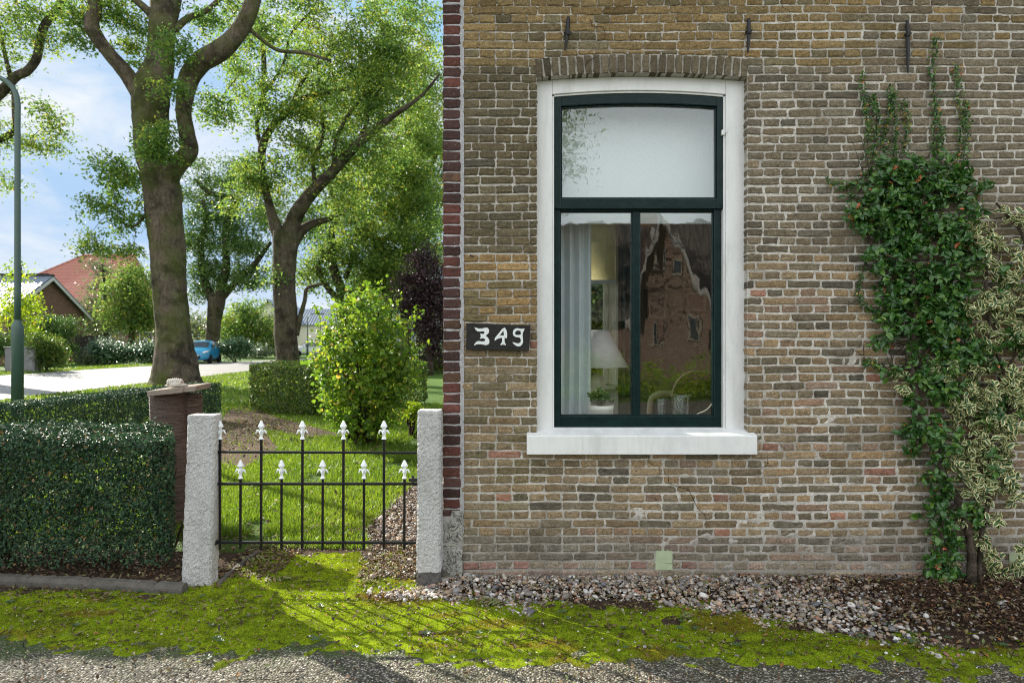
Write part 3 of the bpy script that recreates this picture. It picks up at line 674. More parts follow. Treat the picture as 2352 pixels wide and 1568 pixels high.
# upper sash
yu = WY + .085; ku = F / yu; ux = lambda X: (X - CX) / ku; uz = lambda Y: H + (CY - Y) / ku
ua, ub = ux(1289), ux(1647); g0 = uz(455); gt = lambda x: pf(x, uz(246), uz(238)); ga = lambda x: top_in(x) + .004
m2 = MB(); strip(m2, xi0 - .003, ua, uz(480), ga, yu, yu + .045, 2); strip(m2, ub, xi1 + .003, uz(480), ga, yu, yu + .045, 2)
strip(m2, ua, ub, uz(480), g0, yu - .001, yu + .046); strip(m2, ua, ub, gt, ga, yu, yu + .045, 24)
us = part('upper_sash', m2, M['green_gloss'], frame, bevel=.005)
m2 = MB(); q_ = .008
strip(m2, ua, ua + q_, g0, lambda x: gt(x), yu + .014, yu + .034); strip(m2, ub - q_, ub, g0, lambda x: gt(x), yu + .014, yu + .034); strip(m2, ua + q_, ub - q_, g0, g0 + q_, yu + .014, yu + .034); strip(m2, ua + q_, ub - q_, lambda x: gt(x) - q_, gt, yu + .014, yu + .034, 20)
part('glazing_bead', m2, M['green_gloss'], us, bevel=.003)
m2 = MB(); strip(m2, ua, ub, g0, gt, yu + .0305, yu + .033, 20); part('window_pane', m2, M['old_glass'], us)
# lower sash, set deeper
yl = WY + .105; kl = F / yl; lx = lambda X: (X - CX) / kl; lz = lambda Y: H + (CY - Y) / kl
m2 = MB(); la, lb, lc, ld = lx(1287), lx(1453), lx(1470), lx(1640); z0_, z1_ = lz(955), lz(485)
strip(m2, lx(1273) - .006, la, lz(984), lz(474), yl, yl + .045); strip(m2, ld, lx(1657) , lz(984), lz(474), yl, yl + .045)
strip(m2, la, ld, lz(984), z0_, yl - .001, yl + .046); strip(m2, la, ld, z1_, lz(474), yl - .001, yl + .046); strip(m2, lb, lc, z0_, z1_, yl + .003, yl + .044)
ls_ = part('lower_sash', m2, M['green_gloss'], frame, bevel=.005)
for (a, b) in ((la, lb), (lc, ld)):
    m2 = MB(); strip(m2, a, a + .006, z0_, z1_, yl + .014, yl + .034); strip(m2, b - .006, b, z0_, z1_, yl + .014, yl + .034); strip(m2, a + .006, b - .006, z0_, z0_ + .008, yl + .012, yl + .034); strip(m2, a + .006, b - .006, z1_ - .006, z1_, yl + .014, yl + .034)
    part('glazing_bead', m2, M['green_gloss'], ls_, bevel=.002)
    m2 = MB(); strip(m2, a, b, z0_, z1_, yl + .0305, yl + .033, 1); part('window_pane', m2, M['old_glass'], ls_)
m2 = MB(); m2.box(lx(1657) + .0005, xi1 + .004, yl + .01, yl + .05, lz(984), lz(474)); part('parting_strip', m2, M['white_paint'], frame)
m2 = MB(); m2.box(fx(1658), fx(1666), yf + .0, yf + .03, fz(310), fz(298)); m2.box(fx(1666), fx(1671), yf - .005, yf + .004, fz(306), fz(293)); part('sash_latch', m2, M['white_paint'], us, bevel=.003)

# iron wall anchors
for i, (X_, ya, yb2, kk, lean) in enumerate(((1302, 42, 118, 78, 5), (1717, 46, 124, 76, 1), (2081, 50, 170, 82, -1))):
    m2 = MB(); x_ = wx(X_); l = lean / K
    pts = [(x_ + l * .6, WY - .016, wz(ya)), (x_ + l * .3, WY - .020, wz((ya * 2 + yb2) / 3)), (x_ - l * .2, WY - .020, wz((ya + 2 * yb2) / 3)), (x_ - l, WY - .016, wz(yb2))]
    tube(m2, pts, [.010, .013, .011, .006], 6, 4, .12); zk = wz(kk)
    lathe(m2, [(0, -.02), (.013, -.018), (.017, 0), (.013, .012), (0, .016)], (x_ + l * .3, WY - .026, zk), 8)
    tube(m2, [(x_ - .022, WY - .022, zk - .004), (x_ + .020, WY - .024, zk + .004)], .0055, 6, 1)
    tube(m2, [(x_, WY - .02, zk), (x_, WY + .02, zk)], .012, 6, 1)
    part('wall_anchor', m2, M['iron_rough'], house, bevel=.0015)
m2 = MB(); hx, hz = wx(1083), wz(588); tube(m2, [(hx - .006, WY, hz), (hx - .004, WY - .02, hz + .004), (hx + .006, WY - .024, hz - .004), (hx + .012, WY - .016, hz - .010)], .0035, 6, 4); part('wall_hook', m2, M['iron_rough'], house)

# ---- the room behind the window
ry0, ry1, rx0, rx1, rz1 = yi + .001, 8.6, -.15, 6.0, 3.25
m2 = MB()
for q_ in ((ry0, 5.2, 0, rz1), (7.9, ry1, 0, rz1), (5.2, 7.9, 0, .95), (5.2, 7.9, 2.9, rz1)): m2.box(rx0 - .1, rx0, *q_)
m2.box(rx1, rx1 + .1, ry0, ry1, 0, rz1)
wa, wb, wz0, wz1 = .10, 1.34, .90, 3.0
m2.box(rx0, wa, ry1, ry1 + .3, 0, rz1); m2.box(wb, 2.9, ry1, ry1 + .3, 0, rz1); m2.box(5.2, rx1, ry1, ry1 + .3, 0, rz1); m2.box(2.9, 5.2, ry1, ry1 + .3, 0, .9); m2.box(2.9, 5.2, ry1, ry1 + .3, 2.9, rz1); m2.box(wa, wb, ry1, ry1 + .3, 0, wz0); m2.box(wa, wb, ry1, ry1 + .3, wz1, rz1)
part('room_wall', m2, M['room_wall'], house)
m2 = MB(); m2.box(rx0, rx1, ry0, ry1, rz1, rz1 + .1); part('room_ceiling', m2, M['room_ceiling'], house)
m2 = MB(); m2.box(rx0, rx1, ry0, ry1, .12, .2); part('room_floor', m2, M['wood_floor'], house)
m2 = MB(); m2.box(xl - .03, xr + .03, yi - .12, yi + .10, wz(1000) + .045, wz(1000) + .075); part('window_board', m2, M['white_paint'], house, bevel=.004)
m2 = MB(); t_ = .07                                   # rear window frame
for b_ in ((wa, wa + t_, wz0, wz1), (1.165, 1.205, wz0, wz1), (wa + t_, 1.165, wz0, wz0 + .09), (wa + t_, 1.165, wz1 - .08, wz1), (1.22, 1.262, wz0, wz1)): m2.box(b_[0], b_[1], ry1 + .10, ry1 + .16, b_[2], b_[3])
m2.box(1.205, 1.22, ry1 + .08, ry1 + .14, wz0, wz1); m2.box(1.262, wb, ry1 + .02, ry1 + .13, wz0, wz1)
rw = part('rear_window', m2, M['cream_paint'], house, bevel=.005)
m2 = MB()  # side window, unseen, added so sun brightens the room
for b_ in ((5.2, 5.28, .95, 2.9), (7.82, 7.9, .95, 2.9), (6.51, 6.59, .95, 2.9)): m2.box(gb_ - .09, gb_ - .03, *b_)
for b_ in ((.95, 1.03), (2.82, 2.9)): m2.box(gb_ - .088, gb_ - .032, 5.28, 6.51, *b_); m2.box(gb_ - .088, gb_ - .032, 6.59, 7.82, *b_)
added_win = part('side_window', m2, M['white_paint'], house, bevel=.004); m2 = MB(); m2.box(gb_ - .062, gb_ - .058, 5.28, 7.82, 1.03, 2.82); part('window_pane', m2, M['clear_glass'], added_win)
m2 = MB()  # second rear window, out of view, added for more light indoors
for b_ in ((2.9, 2.98), (5.12, 5.2), (4.01, 4.09)): m2.box(*b_, ry1 + .10, ry1 + .16, .9, 2.9)
for b_ in ((.9, .98), (2.82, 2.9)): m2.box(2.98, 4.01, ry1 + .102, ry1 + .158, *b_); m2.box(4.09, 5.12, ry1 + .102, ry1 + .158, *b_)
added_win = part('rear_window', m2, M['cream_paint'], house, bevel=.004); m2 = MB(); m2.box(2.98, 5.12, ry1 + .128, ry1 + .131, .98, 2.82); part('window_pane', m2, M['clear_glass'], added_win)
m2 = MB(); m2.box(1.30, 1.335, ry1 - .03, ry1 + .019, wz0 - .55, wz1); m2.box(wa - .05, 1.30, ry1 - .10, ry1 + .099, wz0 - .045, wz0 - .001); m2.box(wa, 1.30, ry1 - .02, ry1 + .0, .25, wz0 - .046); part('rear_casing', m2, M['cream_paint'], rw, bevel=.004)
m2 = MB(); m2.box(wa + t_, 1.165, ry1 + .125, ry1 + .128, wz0 + .09, wz1 - .08); part('window_pane', m2, M['clear_glass'], rw)
# blinds
m2 = MB(); yq = 4.46; m2.box((1262 - CX) / F * yq, (1672 - CX) / F * yq, yq, yq + .003, H + (CY - 509) / F * yq, 3.14)
m2.box((1262 - CX) / F * yq, (1672 - CX) / F * yq, yq - .005, yq + .006, H + (CY - 514) / F * yq, H + (CY - 508.5) / F * yq)
solo('roller_blind', m2, M['blind_white'], 'white roller blind half lowered behind the front window', 'blind')
m2 = MB(); yq = 8.52; zb_ = H + (CY - 652) / F * yq; grid(m2, 2, 2, lambda u, v: np.column_stack([.35 + .94 * u, yq + 0 * u, zb_ + .05 + (2.99 - zb_ - .05) * v]))
ob = solo('roller_blind', m2, M['blind_yellow'], 'sunlit yellow roller blind in the far window of the room', 'blind')
m2 = MB(); m2.box(.35, 1.29, yq - .006, yq + .010, zb_, zb_ + .05); part('bottom_bar', m2, M['curtain_grey'], ob)
# curtains: pleated sheets
def curtain(name, xa, xb, y, z0, z1, folds, amp, mat, label):
    m2 = MB(); n_ = folds * 10
    def fn(u, v): 
        x = xa + (xb - xa) * (u + .012 * np.sin(u * folds * 12.6)); return np.column_stack([x + .01 * np.sin(v * 3), y + amp * np.sin(u * folds * 6.283 + .3 * np.sin(v * 4)) * (.8 + .2 * v), z0 + (z1 - z0) * v])
    grid(m2, n_, 12, fn); o = solo(name, m2, mat, label, 'curtain', smooth=True)
    md = o.modifiers.new('thick', 'SOLIDIFY'); md.thickness = .003
curtain('curtain', P(1268, 0, 4.62)[0], P(1355, 0, 4.62)[0], 4.62, .35, 3.1, 4, .030, M['curtain_grey'], 'pale grey pleated curtain at the near window edge')
curtain('curtain', P(1427, 0, 8.35)[0], P(1462, 0, 8.35)[0], 8.40, P(0, 912, 8.35)[2], 3.1, 3, .035, M['curtain_green'], 'dark green curtain beside the far window')
# table lamp on a side table
lp = P(1362.6, 842, 5.0); tz = P(0, 965, 5.0)[2]
lamp = empty('table_lamp', (lp[0], lp[1], tz), 'table lamp with grey conical shade seen through the window', 'lamp')
zb_, zt_ = lp[2], P(0, 758, 5.0)[2]
m2 = MB(); lathe(m2, [(.255, zb_), (.105, zt_), (.102, zt_), (.252, zb_)], (lp[0], lp[1], 0), 40); part('lamp_shade', m2, M['lamp_shade'], lamp, True)
m2 = MB(); zt2 = P(0, 853, 5.0)[2]; lathe(m2, [(0, tz), (.078, tz), (.084, tz + .03), (.086, zt2 - .07), (.075, zt2 - .035), (.05, zt2 - .012), (.0, zt2)], (lp[0], lp[1], 0), 28); part('lamp_base', m2, M['lamp_ceramic'], lamp, True)
m2 = MB()
for a in range(12):
    t = a / 12 * 6.283; c0 = np.array([lp[0] - .0, lp[1] - .087, tz + .15]); tube(m2, [c0 + (math.cos(t) * .008, 0, math.sin(t) * .008), c0 + (math.cos(t) * .028, .002, math.sin(t) * .028), c0 + (math.cos(t + .3) * .045, .010, math.sin(t + .3) * .045)], [.001, .0035, .0008], 5, 3)
part('flower_motif', m2, M['dark_wood'], lamp)
m2 = MB(); lathe(m2, [(.028, zt2 - .005), (.02, zt2 + .006), (.007, zt2 + .01), (.006, zb_ + .10), (0, zb_ + .10)], (lp[0], lp[1], 0), 16); part('lamp_stem', m2, M['brass'], lamp, True)
tb = empty('side_table', (lp[0], lp[1], .2), 'dark side table carrying the grey shaded lamp', 'table')
m2 = MB(); m2.box(lp[0] - .35, lp[0] + .27, 4.80, 5.4, tz - .03, tz - .001); part('tabletop', m2, M['dark_wood'], tb, bevel=.004)
for sx_ in (-.31, .23):
    for sy_ in (4.83, 5.35): m2 = MB(); m2.box(lp[0] + sx_ - .02, lp[0] + sx_ + .02, sy_ - .02, sy_ + .02, .201, tz - .031); part('leg', m2, M['dark_wood'], tb)
# things on the window board
bz = wz(1000) + .0755
def onboard(X_, y): return P(X_, 0, y)[0]
px = onboard(1380.5, 4.42); top = P(0, 930, 4.42)[2]
pot = empty('potted_plant', (px, 4.42, bz), 'small leafy plant in a white pot on the window board', 'plant')
m2 = MB(); r_ = 29 / F * 4.42; lathe(m2, [(0, bz), (r_ * .92, bz), (r_ * .96, top - .030), (r_ * .985, top - .028), (r_, top), (r_ * .93, top), (r_ * .9, top - .02), (0, top - .02)], (px, 4.42, 0), 32); part('flower_pot', m2, M['pot_white'], pot, True)
m2 = MB(); st = MB(); cc_ = []
for i in range(46):
    a = random.uniform(0, 6.28); rr = random.uniform(0, .075); h_ = random.uniform(.035, .115) * (1 - rr * 4); e = np.array([px + math.cos(a) * rr, 4.42 + math.sin(a) * rr * .8, top + h_ - .01])
    b0 = np.array([px + math.cos(a) * rr * .3, 4.42 + math.sin(a) * rr * .3, top - .02]); tube(st, [b0, (b0 + e) / 2 + (0, 0, .01), e], [.0015, .0012, .001], 4, 2)
    for k in range(8): cc_.append(e + rng.normal(0, .009, 3))
cc_ = np.array(cc_); leaves(m2, cc_, rng.normal(size=cc_.shape) * .7 + (0, -.5, 1), .021, .017, rng.random(len(cc_)), 'oval'); part('leaves', m2, M['leaf_pot'], pot); part('stems', st, M['vine_bark'], pot)
gx = onboard(1519.5, 4.38); gh = P(0, 915, 4.38)[2]; m2 = MB(); prof = [(0, bz), (.022, bz)]
for i in range(6): zz = bz + (gh - bz) * (i + .5) / 6; rr = .021 + .012 * (i + .5) / 6; prof += [(rr - .003, zz - .008), (rr + .002, zz), (rr - .003, zz + .008)]
prof += [(.034, gh), (.031, gh), (.021, bz + .012), (0, bz + .01)]
lathe(m2, prof, (gx, 4.38, 0), 14); solo('tumbler', m2, M['clear_glass'], 'cut crystal tumbler standing on the window board', 'glass')
gx = onboard(1563, 4.44); gh = P(0, 905, 4.44)[2]; m2 = MB(); lathe(m2, [(0, bz), (.048, bz), (.050, bz + .01), (.058, gh - .03), (.071, gh), (.068, gh), (.055, gh - .03), (.046, bz + .012), (0, bz + .012)], (gx, 4.44, 0), 32); solo('glass_vase', m2, M['clear_glass'], 'plain wide glass vase beside the cut tumbler', 'vase', smooth=True)
m2 = MB(); tube(m2, [P(1588, 962, 4.50), P(1603, 950, 4.50), P(1622, 941, 4.49), P(1634, 928, 4.48), P(1642, 915, 4.48), P(1652, 880, 4.48)], .0035, 6, 5); solo('electric_cord', m2, M['cable_white'], 'white electric cord curling beside the right pane', 'cord')
m2 = MB(); m2.box(P(1405, 0, 4.55)[0], P(1445, 0, 4.55)[0], 4.46, 4.56, bz, bz + .006); solo('magazine', m2, M['pot_white'], 'thin white magazine lying beside the potted plant', 'magazine')
# pictures and plate on the back wall of the room
def picture(X0, X1, Y0, Y1, label):
    y = ry1 - .001; a, b = P(X0, Y0, y), P(X1, Y1, y); e = empty('framed_picture', ((a[0] + b[0]) / 2, y, b[2]), label, 'picture', 'framed pictures on the back wall of the room'); t = .03
    m2 = MB(); m2.box(a[0], b[0], y - .03, y, a[2] - t, a[2]); m2.box(a[0], b[0], y - .03, y, b[2], b[2] + t); m2.box(a[0], a[0] + t, y - .029, y, b[2] + t, a[2] - t); m2.box(b[0] - t, b[0], y - .029, y, b[2] + t, a[2] - t); part('frame', m2, M['dark_wood'], e, bevel=.003)
    m2 = MB(); m2.box(a[0] + t, b[0] - t, y - .012, y, b[2] + t, a[2] - t); part('mount', m2, M['picture_mat'], e)
    w = (b[0] - a[0]) * .22; h = (a[2] - b[2]) * .2; m2 = MB(); m2.box(a[0] + w, b[0] - w, y - .015, y - .0125, b[2] + h, a[2] - h); part('print', m2, M['picture_dark'], e)
picture(1480, 1536, 665, 738, 'dark framed picture on the back wall above the round plate'); picture(1568, 1628, 665, 720, 'smaller dark framed picture hanging right of the other one')
pc = P(1511, 760, ry1 - .02); m2 = MB(); lathe(m2, [(0, -.012), (.07, -.012), (.078, -.018), (.085, -.012), (.12, -.02), (.128, -.028), (.132, -.02), (.13, 0), (0, 0)], pc, 40, axis='y'); solo('wall_plate', m2, M['picture_dark'], 'round dark plate with raised rim hanging under the pictures', 'plate', smooth=True)
# armchairs
ac = P(1528, 900, 6.6); e = empty('side_chair', (ac[0], 6.6, .2), 'cream framed chair with rounded back deep in the room', 'chair'); m2 = MB()
zt_ = ac[2]; tube(m2, [(ac[0] - .18, 6.45, .5), (ac[0] - .175, 6.45, zt_ - .10), (ac[0] - .12, 6.45, zt_ - .02), (ac[0], 6.45, zt_), (ac[0] + .12, 6.45, zt_ - .02), (ac[0] + .175, 6.45, zt_ - .10), (ac[0] + .18, 6.45, .5)], .028, 10, 5); part('back_frame', m2, M['armchair_cream'], e, True)
m2 = MB(); m2.box(ac[0] - .15, ac[0] + .15, 6.44, 6.52, .62, zt_ - .06); part('backrest', m2, M['dark_wood'], e, bevel=.03)
m2 = MB(); m2.box(ac[0] - .21, ac[0] + .21, 6.53, 6.95, .5, .64); part('seat', m2, M['armchair_cream'], e, bevel=.03)
for a_ in (-.18, .18):
    for b_ in (6.56, 6.9): m2 = MB(); tube(m2, [(ac[0] + a_, b_, .201), (ac[0] + a_, b_, .5)], .02, 8, 1); part('leg', m2, M['dark_wood'], e)
rc = P(1600, 907, 5.7); e = empty('round_chair', (rc[0], 5.7, .2), 'dark chair with a round woven back near the right pane', 'chair'); m2 = MB(); lathe(m2, [(0, -.03), (.17, -.03), (.20, -.015), (.205, .01), (.17, .03), (0, .05)], rc, 36, axis='y'); part('backrest', m2, M['dark_wood'], e, True)
m2 = MB(); lathe(m2, [(0, .55), (.22, .55), (.23, .60), (.20, .64), (0, .64)], (rc[0], 5.98, 0), 28); part('seat', m2, M['dark_wood'], e, True)
for a_ in range(4): t = a_ * 1.57 + .78; m2 = MB(); tube(m2, [(rc[0] + math.cos(t) * .2, 5.98 + math.sin(t) * .2, .201), (rc[0] + math.cos(t) * .15, 5.98 + math.sin(t) * .15, .56)], .015, 8, 1); part('leg', m2, M['dark_wood'], e)

# ---- house number board 349
S_ = lambda a, b: (wx(.9408 * (1120 + a / 11.76)), wz(.9408 * (770 + b / 11.76)))
sg = empty('house_number_sign', (*((wx(1144), WY - .03)), wz(806)), 'black wooden board with white painted number 349', 'sign')
m2 = MB(); prism(m2, [S_(225, 230), S_(700, 240), S_(1400, 268), S_(2045, 282), S_(2040, 600), S_(2010, 1010), S_(1200, 985), S_(250, 975), S_(215, 960), S_(232, 500)], WY - .032, WY - .008)
n = NT('sign_board'); f = n.noise(16, 7, .75, n.mapv(n.pos(), (1, 1, 5))); M['sign_board'] = n.end(n.bsdf(n.ramp(f, [(.3, (.006, .006, .006)), (.65, (.022, .020, .018)), (.8, (.07, .055, .045))]), .65, .3, n.bump(f, .9, .006)))
part('board', m2, M['sign_board'], sg, bevel=.003)
n = NT('sign_white'); M['sign_white'] = n.end(n.bsdf(n.ramp(n.noise(60, 5, .7), [(.3, (.60, .64, .64)), (.7, (.74, .77, .77))]), .6, .3))
G3 = [(458, 342), (520, 362), (600, 378), (690, 372), (760, 352), (830, 356), (868, 400), (878, 450), (862, 505), (820, 545), (782, 582), (840, 635), (880, 700), (885, 770), (860, 825), (800, 850), (720, 838), (620, 822), (540, 825), (440, 860), (480, 790), (540, 738), (600, 735), (680, 745), (730, 742), (765, 715), (760, 680), (735, 660), (680, 658), (610, 670), (640, 610), (625, 515), (670, 535), (715, 532), (745, 505), (745, 475), (720, 458), (660, 458), (600, 465), (540, 455), (490, 410)]
G4 = [(1325, 350), (1355, 390), (1380, 460), (1392, 540), (1382, 655), (1320, 640), (1315, 720), (1325, 780), (1355, 825), (1352, 860), (1315, 842), (1260, 836), (1200, 855), (1205, 820), (1240, 770), (1250, 700), (1245, 640), (1180, 650), (1100, 680), (1035, 730), (1040, 650), (1100, 575), (1180, 480), (1250, 385)]
H4 = [(1285, 440), (1300, 575), (1230, 570), (1175, 585), (1230, 510)]
G9 = [(1690, 365), (1760, 385), (1830, 385), (1892, 375), (1868, 440), (1835, 500), (1830, 590), (1842, 660), (1845, 760), (1820, 830), (1770, 875), (1700, 888), (1630, 862), (1570, 810), (1538, 765), (1600, 775), (1660, 795), (1720, 798), (1768, 770), (1782, 720), (1770, 660), (1735, 630), (1670, 628), (1600, 605), (1560, 560), (1550, 500), (1565, 430), (1620, 380)]
H9 = [(1710, 432), (1775, 450), (1782, 540), (1720, 562), (1650, 560), (1612, 530), (1620, 485), (1660, 442)]
for g_, h_ in ((G3, None), (G4, H4), (G9, H9)):
    m2 = MB(); prism(m2, [S_(*p_) for p_ in g_], WY - .0350, WY - .0322, [[S_(*p_) for p_ in h_]] if h_ else []); part('digit', m2, M['sign_white'], sg)
# ------------------------------------------------------------------ gate posts and gate
def rough_post(name, c, w, d, h, lean, label, dirt=1.0, chip=.0):
    m2 = MB(); n_ = 16; hz_ = 110
    def side(p0, p1):
        def fn(u, v):
            z = h * v; x = p0[0] + (p1[0] - p0[0]) * u; y = p0[1] + (p1[1] - p0[1]) * u
            tp = 1 - .06 * v; return np.column_stack([x * tp, y * tp, z])
        return fn
    hw, hd = w / 2, d / 2; r_ = .012
    pts = [(-hw + r_, -hd), (hw - r_, -hd), (hw, -hd + r_), (hw, hd - r_), (hw - r_, hd), (-hw + r_, hd), (-hw, hd - r_), (-hw, -hd + r_)]
    ring = []
    for i in range(8):
        a, b = np.array(pts[i]), np.array(pts[(i + 1) % 8]); k = 1 if i % 2 else (n_ if i in (0, 4) else int(n_ * d / w) + 1)
        for t in range(k): ring.append(a + (b - a) * t / k)
    ring = np.array(ring); m = len(ring); V = []
    zz = np.linspace(-.15, h, hz_)
    for z in zz:
        tp = 1 - .05 * max(z, 0) / h; s = 1.0 if z < h - .012 else 1 - (z - h + .012) * 4
        V.append(np.column_stack([ring[:, 0] * tp * s, ring[:, 1] * tp * s, np.full(m, z)]))
    V = np.concatenate(V)
    for i in range(len(V)):
        p_ = Vector(V[i]); q = p_ * 60 + Vector((c[0] * 9, 3, 0)); nn = mnoise.noise(q) * .0050 + mnoise.noise(p_ * 140) * .0030 + mnoise.noise(p_ * 9) * .003
        o_ = Vector((p_.x, p_.y, 0)).normalized(); V[i] += np.array(o_) * nn
        V[i, 2] += mnoise.noise(p_ * 30 + Vector((7, 7, 7))) * .003
    i, j = np.meshgrid(np.arange(hz_ - 1), np.arange(m), indexing='ij'); i = i.ravel(); j = j.ravel(); j2 = (j + 1) % m
    V[:, 0] += lean * V[:, 2] / h + c[0]; V[:, 1] += c[1]
    ct = V[-m:].mean(0) + (0, 0, .004); V = np.vstack([V, ct]); tri = np.array([(len(V) - 2 - m + 1 + k, len(V) - 2 - m + 1 + (k + 1) % m, len(V) - 1) for k in range(m)])
    m2.add(V, [np.column_stack([i * m + j, i * m + j2, (i + 1) * m + j2, (i + 1) * m + j]), tri], (dirt, 0, 0))
    return solo(name, m2, M['roughcast'], label, 'gate post', 'white roughcast gate posts', origin=(c[0], c[1], 0))
a0, a1 = P(413, 0, 4.02), P(482, 0, 4.02); top1 = P(0, 954, 4.02)[2]
rough_post('gate_post', ((a0[0] + a1[0]) / 2, 4.085), .176, .115, top1, .032, 'white roughcast gate post beside the clipped hedge', 0)
a0, a1 = P(957, 0, 3.99), P(1012, 0, 3.99); top2 = P(0, 945, 3.99)[2]
rough_post('gate_post', ((a0[0] + a1[0]) / 2 - .006, 4.095), .145, .14, top2, .004, 'white roughcast gate post close against the red brick corner', 1)

GD = 4.10
gate = empty('garden_gate', (P(706, 0, GD)[0], GD, 0), 'low black iron garden gate with white arrowhead finials', 'gate')
gz = lambda Y: P(0, Y, GD)[2]; gx = lambda X: P(X, 0, GD)[0]
for Yl, Yr, t in ((1037, 1039, 2.5), (1110, 1110, 2.9), (1244, 1245, 2.8)):
    m2 = MB(); t = t / F * GD; xa, xb = gx(480), gx(964)
    v = [(x, y, z0 + s_ * t) for x, z0 in ((xa, gz(Yl)), (xb, gz(Yr))) for y in (GD - .018, GD + .004) for s_ in (-1, 1)]
    m2.add(v, np.array([(0, 1, 3, 2), (4, 6, 7, 5), (0, 4, 5, 1), (2, 3, 7, 6), (0, 2, 6, 4), (1, 5, 7, 3)])); part('rail', m2, M['iron_black'], gate, bevel=.002)
fin = MB(); pr = [(0, 0), (.0145, .001), (.0145, .005), (.010, .012), (.0072, .024), (.0066, .046), (.0085, .056), (.014, .070), (.0205, .0755), (.0205, .0785), (.0065, .108), (.0035, .1105), (0, .111)]
lathe(fin, pr, (0, 0, 0), 8)
for s_ in (-1, 1): tube(fin, [(s_ * .004, 0, .020), (s_ * .008, -.001, .036), (s_ * .015, -.002, .052), (s_ * .023, -.003, .053), (s_ * .028, -.003, .043), (s_ * .035, -.003, .034)], [.004, .0055, .006, .0062, .0058, .002], 8, 4, flat=.8)
for s_ in (-1, 1): tube(fin, [(0, s_ * .004, .020), (0, s_ * .010, .040), (0, s_ * .018, .050), (0, s_ * .026, .036)], [.004, .005, .005, .002], 6, 3)
fme = fin.mesh('finial', smooth=False)
for X_, tall in [(x_, 1) for x_ in (506, 600.5, 695, 789, 882)] + [(x_, 0) for x_ in (553, 647, 741.5, 836, 929)]:
    yt = 1008 if tall else 1098; m2 = MB(); x_ = gx(X_) ; tube(m2, [(x_, GD - .007, gz(1262 + (X_ % 7) * .5 - 3)), (x_ + .0015, GD - .007, gz(yt))], .0082 if tall else .0077, 10, 1, sm=False)
    b_ = part('bar', m2, M['iron_black'], gate, smooth=False); o = link('finial', fme, M['finial_white'], b_); o.location = np.array([x_ + .0015, GD - .007, gz(yt) - .001]) - ORG[gate.name]; o.rotation_euler.z = random.uniform(-.12, .12)
    o.scale = (1, 1, 1.0)

for zq in (gz(1110), gz(1244)):
    m2 = MB(); m2.box(gx(478), gx(500), GD - .024, GD + .010, zq - .014, zq + .014); lathe(m2, [(0, -.024), (.009, -.024), (.009, .024), (0, .024)], (gx(489), GD - .026, zq), 10); part('hinge', m2, M['iron_rough'], gate, bevel=.002)
m2 = MB(); m2.box(gx(940), gx(962), GD - .022, GD - .006, gz(1104), gz(1097)); m2.box(gx(948), gx(953), GD - .03, GD - .022, gz(1106), gz(1090)); part('latch', m2, M['iron_rough'], gate, bevel=.0015)

# ------------------------------------------------------------------ stump with slab
sc_ = P(398, 0, 5.45); sx0, sy0 = sc_[0], 5.45; stop = P(0, 905, 5.3)[2]
stump = empty('tree_stump', (sx0, sy0, 0), 'tall cherry tree stump topped with a flat stone slab', 'stump')
m2 = MB(); 
def stem_surface(cx, cy, r, h0, h1, ex, ph):
    seg, nz_ = 40, 60
    def fn(u, v):
        a = u * 2 * np.pi; z = h0 + (h1 - h0) * v; rr = r * (1 + .10 * np.exp(-v * 5) + .05 * v) * (1 + .05 * np.sin(2 * a + ph) + .03 * np.sin(3 * a + 2 * ph + v * 3)) * (1 + .02 * (vn(a * 4, z * 40, 2) - .5)) 
        return np.column_stack([cx + rr * np.cos(a) - .05 * v * ex, cy + rr * np.sin(a), z])
    grid(m2, seg, nz_, fn)
    n_ = 40; a = np.arange(n_) / n_ * 2 * np.pi; rr = r * (1.05) * (1 + .05 * np.sin(2 * a + ph) + .03 * np.sin(3 * a + 2 * ph + 3)); m2.add(np.column_stack([cx + rr * np.cos(a) - .05 * ex, cy + rr * np.sin(a), np.full(n_, h1)]), [np.arange(n_)[None]])
stem_surface(sx0 + .015, sy0, .135, -.05, stop, .9, 1.0); stem_surface(sx0 + .115, sy0 + .05, .075, -.05, stop - .01, -.2, 2.3)
part('trunk', m2, M['cherry_bark'], stump, True)
slab = MB(); l0, l1 = P(345, 0, 5.3)[0], P(456, 0, 5.3)[0]; n_ = 26; zt0, zt1 = P(0, 897, 5.3)[2], P(0, 885, 5.3)[2]
def slabf(u, v):
    pass
V = []; outl = [(0, 0), (.25, -.012), (.5, -.01), (.72, .005), (.74, .02), (1, .0), (1.0, .14), (.97, .30), (.6, .36), (.2, .34), (-.01, .28)]
for s_, dz in ((0, -.043), (1, 0)):
    for (u, v) in outl: V.append((l0 + (l1 - l0) * u + random.uniform(-.004, .004), 5.25 + v + random.uniform(-.004, .004), zt0 + (zt1 - zt0) * u + dz + v * .03))
m_ = len(outl); slab.add(V, [tuple(range(m_))[::-1], tuple(range(m_, 2 * m_))] + [(i, (i + 1) % m_, m_ + (i + 1) % m_, m_ + i) for i in range(m_)])
sl_o = solo('stone_slab', slab, M['slab_stone'], 'flat grey stone slab resting on the cherry stump', 'slab', bevel=.006)
orn = MB(); oc = P(405, 883, 5.35)
for i in range(7):
    a = i / 6 * 3.4 - .2; tube(orn, [oc + (-.055 + .016 * i, -.03, .0), oc + (-.055 + .016 * i, -.01, .035 + .006 * math.sin(a)), oc + (-.05 + .016 * i, .03, .0)], [.007, .011, .006], 7, 4)
tube(orn, [oc + (-.08, 0, -.008), oc + (.0, -.02, .0), oc + (.09, .0, -.006)], [.008, .022, .008], 8, 4, .2)
solo('shell_ornament', orn, simple('shell', (.50, .46, .40), .7, .3, var=.3, sc=50), 'small ribbed pale shell ornament on the stone slab', 'ornament', smooth=True)

